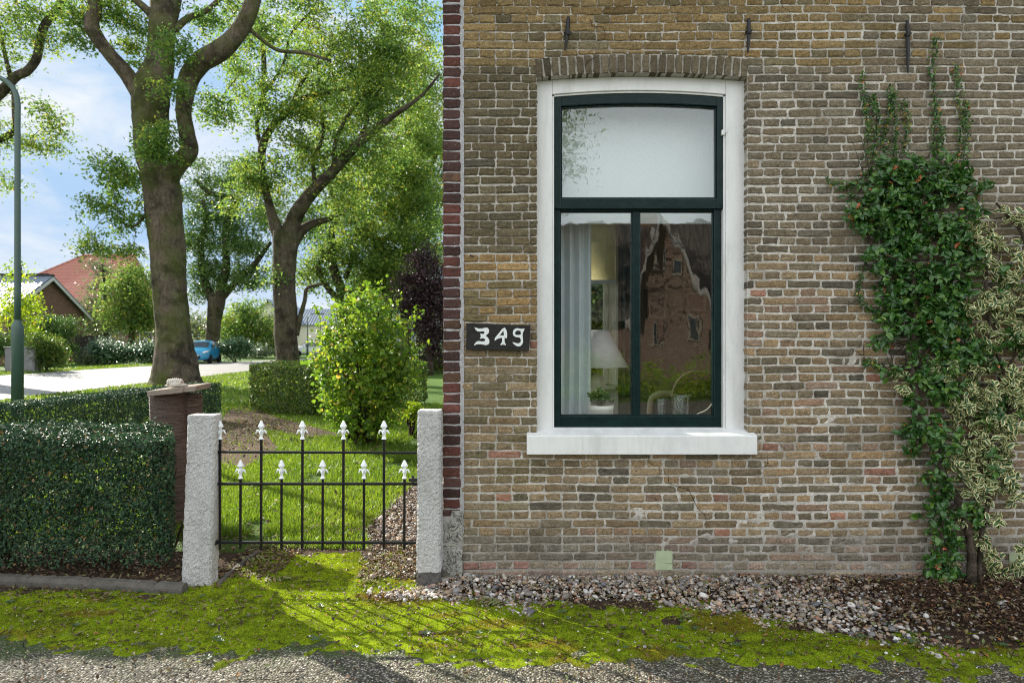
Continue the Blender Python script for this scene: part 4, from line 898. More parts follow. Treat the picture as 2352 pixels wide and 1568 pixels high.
# ------------------------------------------------------------------ edging stones
def edging(pts, w, h, label, z0=-.03):
    m2 = MB(); pts = np.array(pts, float); n_ = int(np.linalg.norm(pts[-1] - pts[0]) / .04) + 2; t = np.linspace(0, 1, n_)
    path = np.column_stack([np.interp(t, np.linspace(0, 1, len(pts)), pts[:, 0]), np.interp(t, np.linspace(0, 1, len(pts)), pts[:, 1])]); d_ = unit(path[-1] - path[0]); nn = np.array([-d_[1], d_[0]])
    prof = [(-w / 2, 0), (-w / 2, h * .7), (-w * .3, h * .97), (w * .25, h), (w / 2, h * .75), (w / 2, 0)]; V = []
    for k, p_ in enumerate(path):
        for (a, z) in prof: q = p_ + nn * (a + random.uniform(-.003, .003)); V.append((q[0], q[1], z0 + z + (random.uniform(-.003, .003) if z else 0) - (.012 if k % 25 == 0 else 0)))
    m = len(prof); f = [(k * m + j, k * m + (j + 1) % m, (k + 1) * m + (j + 1) % m, (k + 1) * m + j) for k in range(n_ - 1) for j in range(m)] + [tuple(range(m))[::-1], tuple((n_ - 1) * m + j for j in range(m))]
    m2.add(V, f); return solo('edging_stone', m2, M['kerb_concrete'], label, 'edging')
edging([(-6.3, 4.14), G(0, 1340), G(200, 1348), G(425, 1361)], .075, .085, 'dark concrete edging along the foot of the clipped hedge')
edging([G(500, 1346), G(545, 1305), G(590, 1272)], .035, .055, 'thin slanting edging stone just inside the gate')
edging([G(440, 1357), G(700, 1356), G(925, 1350)], .03, .036, 'narrow worn threshold strip between the gate posts')

# ------------------------------------------------------------------ ground
mb = MB(); mb.box(-400, 400, -120, 700, -.5, -.02); struct('ground', mb, M['ground_grass'], 'grass covered ground reaching the horizon')
mb = MB(); ys_ = [-8, 4.30]
mb.add([(-9, -8, -.004), (9, -8, -.004), (9, 4.19, -.004), (-9, 4.19, -.004)], [(0, 1, 2, 3)]); struct('pavement', mb, M['aggregate'], 'pebbly exposed aggregate pavement in front of the house', cat='pavement')
mb = MB(); mb.add([(-9, 3.75, .0), (5, 3.1, .0), (5, 4.2, .0), (-9, 5.2, .0)], [(0, 1, 2, 3)]); mb.add([(-1.75, 4.19, .002), (wx(1018), 4.19, .002), (wx(1018), 12, .002), (-.75, 12, .002), (-1.05, 6.8, .002), (-1.25, 5.2, .002), (-1.75, 4.9, .002)], [(0, 1, 2, 3, 4, 5, 6)])
struct('soil', mb, M['soil'], 'dark bare soil under gravel and hedge', cat='soil')
# road: runs away to the left, then bends right
mb = MB(); cl = smoothpath([(-17.3, -60, 0), (-17.2, 0, 0), (-17.2, 25, 0), (-17.0, 40, 0), (-13.5, 54, 0), (-6, 68, 0), (8, 82, 0), (40, 105, 0)], 12); d_ = unit(np.gradient(cl, axis=0)); nn = np.column_stack([-d_[:, 1], d_[:, 0], d_[:, 2]]); w_ = 4.4
A_, B_ = cl + nn * w_, cl - nn * w_; A_[:, 2] = B_[:, 2] = .0; k = len(cl); mb.add(np.vstack([A_, B_]), [np.column_stack([np.arange(k - 1), k + np.arange(k - 1), k + np.arange(1, k), np.arange(1, k)])]); struct('road', mb, M['asphalt'], 'pale sunlit village road curving behind the trees', cat='road')
# bare earth strip by the low hedge
mb = MB(); sp = [G(470, 1060), G(520, 945), G(560, 930), G(640, 960), G(790, 1000), G(700, 1004), G(600, 985), G(640, 1030), G(560, 1075)]
mb.add([(x, y, .004) for x, y in sp], [tuple(range(len(sp)))]); struct('earth_path', mb, simple('earth', (.115, .082, .056), .95, .1, var=.4, sc=12, bump=1, bd=.03), 'trodden bare earth beside the low hedges', cat='path')

# moss bank in front
bx = np.array([-9, wx(0) , wx(430), wx(700), wx(940), wx(1060), wx(1250), wx(1500), wx(1700), wx(1900), wx(2100), wx(2352), 5])
back = lambda x: np.interp(x, [-9, -3.2, -1.95, -1.70, -.75, -.48, -.35, .17, .75, 1.2, 1.56, 1.95, 2.5, 4], [4.0, 4.0, 3.98, 4.75, 4.75, 3.93, 3.88, 3.83, 3.83, 3.70, 3.50, 3.32, 3.20, 3.1])
front = lambda x: np.interp(x, [-9, -2.5, -1.5, -.5, .5, 1.2, 2, 4], [3.34, 3.30, 3.20, 3.19, 3.19, 3.10, 3.03, 2.95])
def mossh(x, y):
    f = fbm(x * 3.1, y * 3.1, 1, 5); e1 = (y - front(x)) / .10 + (f - .5) * 3.2 + (fbm(x * 16, y * 16, 6, 4) - .5) * 3.5; e2 = (back(x) - y) / .10 + (fbm(x * 4, y * 4, 4, 5) - .5) * 4 + (fbm(x * 15, y * 15, 2, 4) - .5) * 4
    hole = np.clip((fbm(x * 2.6 + 9, y * 6.5, 3, 5) - .665) * 14, 0, 2.2)
    m = np.clip(np.minimum(e1, e2) - hole, -1, 1.2); return m * .0085 + (fbm(x * 18, y * 18, 2, 4) - .45) * .012 * (m > 0) + (f - .5) * .012 - .002
mb = MB(); xs, ys0, ys1 = (-4.2, 4.2), 2.8, 4.9
def mf(u, v): x = xs[0] + (xs[1] - xs[0]) * u; y = ys0 + (ys1 - ys0) * v; return np.column_stack([x, y, mossh(x, y)])
grid(mb, 460, 130, mf, skip=lambda c: (c[:, 2] < -.008) | ((c[:, 1] > 4.15) & ((c[:, 0] < -1.72) | (c[:, 0] > -.7))))
v = mb.v[0]; red = np.clip((fbm(v[:, 0] * 1.7 + 3, v[:, 1] * 4, 5, 4) - .63) * 9, 0, .55) + np.clip(1 - np.hypot(v[:, 0] + .62, (v[:, 1] - 3.84) * 1.8) * 3.2, 0, 1) + np.clip(1 - np.hypot(v[:, 0] + .80, (v[:, 1] - 4.35) * 1.2) * 3.5, 0, 1); mb.c[0][:, 0] = np.clip(red, 0, 1)
struct('moss', mb, M['moss'], 'bright green moss bank between pavement and gravel', True, 'moss', 'stuff')
# moss tufts
n_ = 60000; x = rng.uniform(-3.3, 3.3, n_); y = rng.uniform(2.95, 4.75, n_); z = mossh(x, y); ok = (z > .002) & ~((y > 4.1) & ((x < -1.66) | (x > -.72))); x, y, z = x[ok], y[ok], z[ok]
mb = MB(); rr = np.clip(rng.random(len(x)) * .8 + (fbm(x * 6, y * 6, 6) - .5) * 1.0, 0, .9); rd = np.clip((fbm(x * 1.7 + 3, y * 4, 5, 4) - .63) * 9, 0, .6) + np.clip(1 - np.hypot(x + .62, (y - 3.84) * 1.8) * 3.2, 0, 1); rr = np.where(rng.random(len(x)) < rd, 1, rr)
leaves(mb, np.column_stack([x, y, z + .003]), rng.normal(size=(len(x), 3)) * .8 + (0, -.3, .5), rng.uniform(.006, .013, len(x)), rng.uniform(.003, .006, len(x)), rr, dirs=rng.normal(size=(len(x), 3)) * .6 + (0, 0, 1)); struct('moss_tufts', mb, M['moss_tuft'], 'tiny upright moss shoots over the moss bank', False, 'moss', 'stuff')

# pebbles
def pebbles(name, pts, size, label, tone=1.0):
    n_ = len(pts); th = np.arange(6) / 6 * 2 * np.pi; ring = []
    T = [(0, 0, -1)] + [(math.cos(t) * .87, math.sin(t) * .87, -.5) for t in th] + [(math.cos(t + .5), math.sin(t + .5), .12) for t in th] + [(math.cos(t) * .62, math.sin(t) * .62, .78) for t in th] + [(0, 0, 1)]
    T = np.array(T); Fc = [(0, 1 + (i + 1) % 6, 1 + i) for i in range(6)] + [(13 + i, 13 + (i + 1) % 6, 19) for i in range(6)]; Q = [(1 + i, 1 + (i + 1) % 6, 7 + (i + 1) % 6, 7 + i) for i in range(6)] + [(7 + i, 7 + (i + 1) % 6, 13 + (i + 1) % 6, 13 + i) for i in range(6)]
    s = size[:, None, None] * np.stack([rng.uniform(.8, 1.35, n_), rng.uniform(.6, 1, n_), rng.uniform(.4, .75, n_)], -1)[:, None]
    V = T[None] * s * (1 + rng.normal(0, .07, (n_, 20, 1))); a = rng.uniform(0, 6.28, n_)[:, None]; b = rng.normal(0, .35, n_)[:, None]
    X, Y, Z = V[..., 0], V[..., 1], V[..., 2]; X, Z = X * np.cos(b) - Z * np.sin(b), X * np.sin(b) + Z * np.cos(b); X, Y = X * np.cos(a) - Y * np.sin(a), X * np.sin(a) + Y * np.cos(a)
    V = np.stack([X, Y, Z], -1) + pts[:, None]
    pal = np.array([(.46, .42, .36), (.58, .56, .53), (.34, .27, .20), (.24, .21, .19), (.42, .30, .21), (.15, .15, .16), (.30, .16, .11), (.66, .64, .60), (.27, .26, .25), (.20, .17, .13)]) * tone; c = pal[rng.choice(10, n_, p=[.14, .09, .17, .15, .12, .09, .05, .03, .08, .08])] * np.exp(rng.normal(0, .15, (n_, 1)))
    o = (np.arange(n_) * 20)[:, None, None]; mb = MB(); mb.add(V.reshape(-1, 3), [(np.array(Fc)[None] + o).reshape(-1, 3), (np.array(Q)[None] + o).reshape(-1, 4)], np.repeat(c, 20, 0)); return struct(name, mb, M['pebble'], label, True, 'gravel', 'stuff')
n_ = 26000; x = rng.uniform(-.62, 4.3, n_); y = rng.uniform(2.95, 4.15, n_); e = (y - back(x)) / .12 + .35 + (fbm(x * 4, y * 4, 4, 5) - .5) * 5; keep = rng.random(n_) < np.clip(.5 + e * .5, .006, 1) * np.where(x > 1.55, np.clip(1.1 - (x - 1.55) * 1.6, .05, 1), 1)
keep &= (y > front(x) - .02); x, y = x[keep][:7200], y[keep][:7200]; sz = np.exp(rng.normal(math.log(.0090), .36, len(x))); e = np.clip((y - back(x)) / .15, 0, 1); pebbles('gravel', np.column_stack([x, y, sz * .2 + .004 + e * .016 + rng.uniform(0, .010, len(x)) * e]), sz, 'mixed river pebbles banked against the house wall', .86)
n_ = 9000; x = rng.uniform(-1.5, -.43, n_); y = rng.uniform(4.15, 8.5, n_); edge = np.interp(y, [4.15, 4.8, 5.2, 6.8, 8.5], [-.85, -.95, -1.12, -.98, -.85]); keep = rng.random(n_) < np.clip(.5 + (x - edge) / .12 + (fbm(x * 4, y * 4, 2) - .5) * 3, .01, 1); x, y = x[keep], y[keep]; sz = np.exp(rng.normal(math.log(.0105), .3, len(x))); pebbles('garden_gravel', np.column_stack([x, y, sz * .3 + .004]), sz, 'pale leaf strewn gravel strip beyond the gate', .8)
n_ = 260; x = rng.normal(-.58, .10, n_); y = rng.normal(3.90, .05, n_); sz = np.exp(rng.normal(math.log(.010), .3, n_)); pebbles('post_gravel', np.column_stack([x, y, sz * .3 + .008]), sz, 'pebbles gathered at the foot of the corner post')
n_ = 2600; x = rng.uniform(-3.2, 3.2, n_); y = rng.uniform(2.5, 3.9, n_); sz = np.exp(rng.normal(math.log(.0035), .3, n_)); pebbles('loose_grit', np.column_stack([x, y, sz * .2 + np.maximum(mossh(x, y), -.003)]), sz, 'loose pale grit scattered over moss and pavement')
# bark mulch on the right
n_ = 15000; x = rng.uniform(1.3, 4.2, n_); y = rng.uniform(2.95, 4.14, n_); bm = np.interp(x, [1.3, 1.9, 2.4, 3.2, 4.2], [4.05, 3.60, 3.30, 3.22, 3.2]); keep = rng.random(n_) < np.clip(.5 + (y - bm) / .15 + (fbm(x * 4, y * 4, 3) - .5) * 3, .015, 1); x, y = x[keep], y[keep]
mb = MB(); nl = len(x); leaves(mb, np.column_stack([x, y, .008 + rng.random(nl) * .035 * np.clip((y - 3.2) * 4, .15, 1)]), rng.normal(size=(nl, 3)) * .45 + (0, 0, 1), rng.uniform(.014, .042, nl), rng.uniform(.008, .018, nl), rng.random(nl)); o = struct('bark_mulch', mb, M['mulch'], 'dark brown bark mulch at the foot of the climbers', False, 'mulch', 'stuff')

# fallen leaves
def litter(name, xy, label, L0=.02, L1=.05, z=.012, zf=None):
    mb = MB(); nl = len(xy); zz = (zf if zf is not None else np.zeros(nl)) + z + rng.random(nl) * .01; leaves(mb, np.column_stack([xy, zz]), rng.normal(size=(nl, 3)) * .35 + (0, 0, 1), rng.uniform(L0, L1, nl), rng.uniform(L0 * .45, L1 * .42, nl), rng.random(nl), 'oval'); return struct(name, mb, M['litter'], label, False, 'leaves', 'stuff')
pts = []
while len(pts) < 6500:
    x, y = rng.uniform(-3.3, 3.3), rng.uniform(2.75, 4.15); d = .34 + (.9 if (x < -1.9 and y > 3.82) or (-.95 < x < -.3 and y > 3.72) else 0) + (1.8 if x > -.3 and y > back(x) - .15 else 0) + (.35 if x > 1.3 and y > 3.25 else 0) + (.12 if y > 3.2 else -.05)
    if rng.random() < d * fbm(x * 3, y * 3, 1) * 1.6: pts.append((x, y))
pts = np.array(pts); litter('fallen_leaves', pts, 'dry brown leaves scattered over moss and gravel', .010, .038, .006, np.maximum(mossh(pts[:, 0], pts[:, 1]), 0) + .024 * np.clip((pts[:, 1] - back(pts[:, 0])) * 8, 0, 1) * (pts[:, 0] > -.6))
pts = []
while len(pts) < 3600:
    x, y = rng.uniform(-1.85, -.45), rng.uniform(4.15, 6.4); d = .06 + (.9 if x < -1.45 or x > -.95 else 0) * (y < 4.9) + .2 * (x > -1.0)
    if rng.random() < d: pts.append((x, y))
litter('gate_leaf_litter', np.array(pts), 'brown leaves drifted on both sides inside the gate', .015, .045)
pts = np.column_stack([rng.uniform(-5.2, -1.9, 2600), rng.uniform(4.1, 5.2, 2600)]); litter('hedge_leaf_litter', pts, 'leaf litter lying beneath the clipped hedge', .015, .04)
x = rng.uniform(-9, -.9, 1500); y = rng.uniform(4.9, 15, 1500); k_ = 1400; tt = rng.random((k_, 3)); tt /= tt.sum(1, keepdims=True); A3 = np.array([sp[0], sp[2], sp[4]]); q3 = tt @ A3 + rng.normal(0, .3, (k_, 2)); litter('path_leaves', q3, 'leaf litter strewn over the bare earth path', .03, .07, .01)
litter('lawn_leaves', np.column_stack([x, y]), 'autumn leaves lying on the lawn', .03, .07, .03)
# small weeds and fallen twigs
mb = MB()
for _ in range(70):
    x, y = rng.uniform(-3.2, 3.2), rng.uniform(3.1, 4.0); k = 7; an = rng.uniform(0, 6.28) + np.arange(k) * .9; dd = np.column_stack([np.cos(an), np.sin(an), np.full(k, .45)]); L_ = rng.uniform(.012, .028)
    leaves(mb, np.array([x, y, max(0, float(mossh(x, y))) + .008]) + dd * L_ * .6, np.column_stack([-dd[:, 0] * .4, -dd[:, 1] * .4, np.ones(k)]), L_, L_ * .45, rng.uniform(.2, .6, k), 'oval', dirs=dd)
struct('weeds', mb, M['leaf_pot'], 'tiny weed rosettes growing in the moss', False, 'weeds', 'stuff')
mb = MB()
for _ in range(110):
    x, y = rng.uniform(-3.2, 3.2), rng.uniform(2.75, 4.1) ; y = y if rng.random() < .8 or x > -.5 else rng.uniform(4.2, 5); a = rng.uniform(0, 6.28); L_ = rng.uniform(.02, .09); z = max(0, float(mossh(x, y))) + .008 + (.02 if x > -.3 and y > back(x) else 0); q = np.array([x, y, z]); d_ = np.array([math.cos(a), math.sin(a), 0]) * L_
    tube(mb, [q - d_, q + rng.normal(0, .15, 3) * L_ * (1, 1, .2), q + d_], [.0014, .0018, .001], 4, 3, .2)
struct('fallen_twigs', mb, M['twig'], 'thin dry twigs scattered over moss and pavement', False, 'twigs', 'stuff')
# compound sprays
mb = MB(); st = MB()
for (X_, Y_, sc, an) in ((1175, 1395, 1.1, 2.6), (1240, 1470 - 60, .0, 0), (1165, 1378, .0, 0), (540, 1290, 1.1, .4), (590, 1358 - 20, 1.0, .2), (1560, 1430, .8, 1.0), (1090, 1345, .9, .9), (1510, 1350, .7, -.5), (2170, 1405, .9, .6), (860, 1405 - 60, .7, 2.2), (690, 1215, 1.0, .5)):
    if not sc: continue
    x, y = G(X_, Y_); z = .022; d_ = np.array([math.cos(an), math.sin(an) * .6, .0]); L_ = .16 * sc; tube(st, [np.array([x, y, z]) + d_ * t for t in (0, L_ / 2, L_)], .0012, 5, 2)
    cs_, dr_ = [], []
    for k in range(5):
        for s_ in (-1, 1): q = np.array([-d_[1], d_[0], 0]) * s_; dd = unit(q + d_ * .6); cs_.append(np.array([x, y, z]) + d_ * L_ * (.25 + .17 * k) + dd * .026 * sc); dr_.append(dd)
    cs_.append(np.array([x, y, z]) + d_ * (L_ + .025)); dr_.append(d_); leaves(mb, np.array(cs_), np.tile((0, 0, 1.), (11, 1)) + rng.normal(0, .2, (11, 3)), .052 * sc, .018 * sc, rng.uniform(.72, .9, 11), 'oval', dirs=np.array(dr_))
o = struct('ash_leaves', mb, M['litter'], 'fallen feathered ash leaves lying on the ground', False, 'leaves', 'stuff'); part('leaf_stalks', st, M['twig'], o)

# lawn
mb = MB(); n_ = 170000; d_ = rng.random(n_); y = 4.75 * (16 / 4.75) ** d_; xlft = -.95 * y - .5; x = xlft + (np.interp(y, [4.75, 5.2, 6.8, 8.5, 12, 16], [-.98, -1.12, -1.0, -.85, -.7, -.5]) - xlft) * rng.random(n_)
def inpoly(x, y, poly):
    r = np.zeros(len(x), bool); k = len(poly)
    for i in range(k):
        (x0, y0), (x1, y1) = poly[i], poly[(i + 1) % k]; c = ((y0 > y) != (y1 > y)) & (x < (x1 - x0) * (y - y0) / (y1 - y0 + 1e-12) + x0); r ^= c
    return r
ok = ~(inpoly(x, y, sp) & (rng.random(n_) < .93)) & ~((y < 5.1) & (x < -1.75)) & (fbm(x * 1.5, y * 1.5, 3) > .3); x, y = x[ok], y[ok]; n_ = len(x)
h = rng.uniform(.022, .060, n_) * (.6 + .8 * fbm(x * 2, y * 2, 5)); a = rng.uniform(0, 6.28, n_); w = rng.uniform(.0022, .0042, n_) * (1 + (y - 4) * .12); le = rng.normal(0, .55, (n_, 2)) * h[:, None]
b0 = np.column_stack([x - np.cos(a) * w, y - np.sin(a) * w, np.full(n_, -.012)]); b1 = np.column_stack([x + np.cos(a) * w, y + np.sin(a) * w, np.full(n_, -.012)]); tp = np.column_stack([x + le[:, 0], y + le[:, 1], h]); md = (b0 + b1) / 2 * .55 + tp * .45; md[:, 2] = h * .55
V = np.stack([b0, b1, md + (b1 - b0) * .35, tp, md - (b1 - b0) * .35], 1); r_ = np.clip(rng.random(n_) * .6 + fbm(x * .9, y * .9, 7) * .6 - .1, 0, 1); C = np.column_stack([r_, r_ * 0, r_ * 0]).repeat(5, 0); k = np.arange(n_)[:, None] * 5
mb.add(V.reshape(-1, 3), [k + np.array([0, 1, 2, 4]), k + np.array([4, 2, 3])], C); struct('grass', mb, M['grass_blade'], 'short sunlit lawn grass behind the gate', False, 'grass', 'stuff')
# rough verges by the road
mb = MB(); n_ = 60000; x = rng.uniform(-24, -5, n_); y = rng.uniform(14, 46, n_); ok = ((x < -21.8) | (x > -12.6)); x, y = x[ok], y[ok]; nl = len(x); leaves(mb, np.column_stack([x, y, rng.uniform(0, .06, nl)]), rng.normal(size=(nl, 3)) + (0, 0, .3), rng.uniform(.08, .2, nl), .03, rng.random(nl), dirs=rng.normal(size=(nl, 3)) * .5 + (0, 0, 1)); struct('verge_grass', mb, M['grass_blade'], 'rough grass verges along the road', False, 'grass', 'stuff')
# ------------------------------------------------------------------ hedges
def hedge(p0, p1, depth, h, n_surf, n_in, L_, mat, label, shear=0., sprigs=0, front_twigs=0, h0=.06, bulge=.05, group=None, side=1, stems=True, W_=.55, open_foot=.0, face_bias=1.0):
    """clipped hedge whose front foot runs p0->p1, going back by depth"""
    p0, p1 = np.array(p0, float), np.array(p1, float); ln = np.linalg.norm(p1 - p0); d = (p1 - p0) / ln; nn = np.array([-d[1], d[0]]) * side
    ctr = (p0 + p1) / 2 + nn * depth / 2; e = empty('hedge', (ctr[0], ctr[1], 0), label, 'hedge', group)
    A = [ln * h, ln * h, ln * depth, depth * h, depth * h]; A = np.array(A) * (1, .5, 1, .8, 1); A /= A.sum()
    fc = rng.choice(5, n_surf, p=A); u, v = rng.random(n_surf), rng.random(n_surf); s = np.zeros((n_surf, 3)); nr = np.zeros((n_surf, 3))
    for k, (f, nv) in enumerate([(lambda u, v: (u, 0 * u, v), (0, -1, .15)), (lambda u, v: (u, 0 * u + 1, v), (0, 1, .15)), (lambda u, v: (u, v, 0 * u + 1), (0, 0, 1)), (lambda u, v: (0 * u, u, v), (-1, 0, .1)), (lambda u, v: (0 * u + 1, u, v), (1, 0, .1))]):
        m = fc == k; a, b, c = f(u[m], v[m]); s[m] = np.column_stack([a, b, c]); nr[m] = nv
    s2 = rng.random((n_in, 3)); s = np.vstack([s, s2]); nr = np.vstack([nr, rng.normal(size=(n_in, 3))])
    surf = np.concatenate([np.ones(n_surf), np.zeros(n_in)])
    bump_ = (fbm(s[:, 0] * ln * 5, (s[:, 2] * h + s[:, 1] * depth) * 5, 3) - .5) * bulge * 2
    q = s * (ln, depth, h - h0) + (0, 0, h0)
    c0 = np.array([ln / 2, depth / 2, h / 2]); 
    rad = (q - c0) / np.array([ln / 2, depth / 2, h / 2]); rnd_c = np.clip(np.sort(np.abs(rad), 1)[:, -2] - .86, 0, 1) * .30       # soften the corners
    q -= rad * rnd_c[:, None] * np.array([depth, depth, depth]) * .5
    inw = np.abs(rng.normal(0, .040, len(q))) * surf; nl_ = unit(nr); q += nl_ * ((bump_ - inw) * surf)[:, None] + rng.normal(0, .006, q.shape)
    if open_foot: 
        keep = rng.random(len(q)) < np.clip((q[:, 2] - h0) / open_foot + .12, 0, 1); q, nr, surf = q[keep], nr[keep], surf[keep]
    q[:, 0] *= 1 - shear * q[:, 1] / depth
    if sprigs:
        k = sprigs; xy = rng.random((k, 2)) * (ln * (1 - shear), depth); lean = rng.normal(0, .03, (k, 2)); hh = rng.uniform(.03, .075, k); t = np.linspace(.2, 1, 7)
        qs = np.stack([xy[:, None, 0] + lean[:, None, 0] * t, xy[:, None, 1] + lean[:, None, 1] * t, h - .02 + hh[:, None] * t], -1).reshape(-1, 3) + rng.normal(0, .006, (k * 7, 3)); q = np.vstack([q, qs]); nr = np.vstack([nr, rng.normal(size=qs.shape) + (0, 0, .6)])
    w3 = lambda q: np.column_stack([p0[0] + d[0] * q[:, 0] + nn[0] * q[:, 1], p0[1] + d[1] * q[:, 0] + nn[1] * q[:, 1], q[:, 2]])
    nw = np.column_stack([d[0] * nr[:, 0] + nn[0] * nr[:, 1], d[1] * nr[:, 0] + nn[1] * nr[:, 1], nr[:, 2]]) * face_bias + rng.normal(0, .62, nr.shape) + (0, 0, .25)
    mb = MB(); leaves(mb, w3(q), nw, L_ * rng.uniform(.7, 1.25, len(q)), L_ * W_ * rng.uniform(.8, 1.2, len(q)), rng.random(len(q))); part('foliage', mb, mat, e)
    if stems:
        mb = MB(); ns = int(ln / .07)
        for i in range(ns):
            x = rng.uniform(.03, ln - .03); y = rng.uniform(.1, depth - .05); z1 = h * rng.uniform(.4, .93); dx = rng.normal(0, .07); dy = rng.normal(0, .07)
            P3 = w3(np.array([(x, y, -.02), (x + dx * .4, y + dy * .4, z1 * .35), (x + dx, y + dy, z1)])); tube(mb, P3, [rng.uniform(.006, .013), .007, .003], 5, 3, .2)
            for _ in range(2): t = rng.uniform(.3, .9); b = P3[0] * (1 - t) + P3[2] * t; tube(mb, [b, b + rng.normal(0, .06, 3) + (0, 0, .05), b + rng.normal(0, .12, 3) + (0, -.04, .10)], [.004, .003, .0015], 4, 2)
        for i in range(front_twigs):
            x = rng.uniform(0, ln); z = rng.uniform(h0 + .03, h - .05); a = w3(np.array([(x, .09, z), (x + rng.normal(0, .03), .02, z + rng.uniform(0, .04)), (x + rng.normal(0, .06), -.015, z + rng.uniform(.0, .08))])); tube(mb, a, [.0028, .002, .001], 4, 2, .1)
        part('stems', mb, M['twig'], e)
    return e
h1 = P(0, 1012, 4.18)[2]
x_r = P(392, 0, 4.14)[0]
hedge((-6.0, 4.15), (x_r, 4.15), .78, .865, 76000, 27000, .0265, M['leaf_hedge'], 'dark green clipped hedge directly behind the concrete edging', h0=.07, bulge=.055, open_foot=.13, shear=.095, sprigs=140, front_twigs=320)
b0, b1 = P(-40, 0, 7.7), P(512, 0, 12.4)
hedge((-5.95, 7.6), (-5.35, 12.6), .55, .70, 30000, 12000, .036, M['leaf_hedge_soft'], 'long low clipped hedge behind the stump along the verge', h0=.04, group=None, side=1, W_=.45)
g0 = G(562, 946); g1 = G(682, 962)
hedge(g0, (g1[0] + .25, g1[1] + .2), 3.6, 1.03, 22000, 9000, .055, M['leaf_beech'], 'square clipped beech hedge with a sunlit top on the lawn', h0=.05, W_=.62, bulge=.06)
g2 = G(945, 856)
hedge((g2[0] - .3, g2[1]), (g2[0] + 4.0, g2[1]), 1.2, .78, 9000, 3000, .10, M['leaf_beech'], 'low hedge beyond the lawn next to the house corner', h0=.05, W_=.6, stems=False)

# ------------------------------------------------------------------ blobs of foliage
def blob_clumps(blobs, d, dens=1.0, sd=.85):
    C = []
    for b in blobs:
        X, Y, rx, ry, n = b[:5]; dd = d + (b[5] if len(b) > 5 else 0); c = P(X, Y, dd); r = np.array([rx, max(rx, ry) * sd, ry]) * dd / F
        k = int(n * dens); v = rng.normal(size=(k, 3)); v = unit(v) * rng.random((k, 1)) ** .45; C.append(c + v * r)
    return np.concatenate(C)
def crown(mb, C, per, spread, L_, tilt=.8, rw=.5, droop=.35, bias=(0, -.15, .8)):
    n = len(C); k = rng.poisson(per, n) + 2; idx = np.repeat(np.arange(n), k); m = len(idx)
    sp = spread * rng.uniform(.6, 1.3, n)[idx][:, None]; off = rng.normal(size=(m, 3)) * (1, 1, .55) * sp; off[:, 2] -= droop * np.linalg.norm(off[:, :2], axis=1)
    base = rng.random(n)[idx] * .55 + rng.random(m) * .4; base += (rng.random(m) < .03) * .5
    leaves(mb, C[idx] + off, rng.normal(size=(m, 3)) * tilt + bias, L_ * rng.uniform(.6, 1.3, m), L_ * rw * rng.uniform(.7, 1.3, m), np.clip(base, 0, 1)); return mb
def twigs(mb, skel, C, r0=.02, maxn=900):
    nodes = list(skel); D = np.array([np.min(np.linalg.norm(skel - c, axis=1)) for c in C]); order = np.argsort(D)
    N = np.empty((len(skel) + len(C), 3)); N[:len(skel)] = skel; k = len(skel)
    for i in order[:maxn]:
        c = C[i]; dd = np.linalg.norm(N[:k] - c, axis=1); j = int(np.argmin(dd)); a = N[j]; ln = dd[j]
        mid = (a + c) / 2 + rng.normal(0, .10, 3) * ln + (0, 0, .10 * ln); r = r0 * (.5 + .5 * min(1, ln / 1.5))
        tube(mb, [a, mid, c], [r, r * .7, r * .35], 5, 3); N[k] = c; k += 1; N_mid = mid
        if k < len(N) - 1 and ln > .8 and False: N[k] = mid; k += 1
def tree(name, label, d, limbs, blobs, mat, bk='bark_main', per=55, spread=.38, L_=.14, seg=14, group='tall trees along the road', cat='tree', tw=.022, rough=.075, twn=600, sd=.85, tilt=.8, base=None):
    """limbs: lists of (X, Y, depth offset, radius) in picture units at distance d"""
    b = limbs[0][0]; c = P(b[0], b[1], d + b[2]); e = empty(name, (c[0], c[1], 0), label, cat, group); mb = MB(); sk = []
    for li, l in enumerate(limbs):
        pts = [P(q[0], q[1], d + q[2]) for q in l]; rad = [q[3] * (d + q[2]) / F for q in l]
        if li == 0: pts[0][2] = -.1
        tube(mb, pts, rad, seg if rad[0] > .15 else 8, 6, rough); sp = smoothpath(np.array(pts), 6); sk.append(sp[len(sp) // 3:] if li == 0 else sp)
    C = blob_clumps(blobs, d, 1, sd); twigs(mb, np.concatenate(sk), C, tw, twn); part('trunk', mb, M[bk], e, True)
    mb = MB(); crown(mb, C, per, spread, L_, tilt); part('crown', mb, M[mat], e); return e

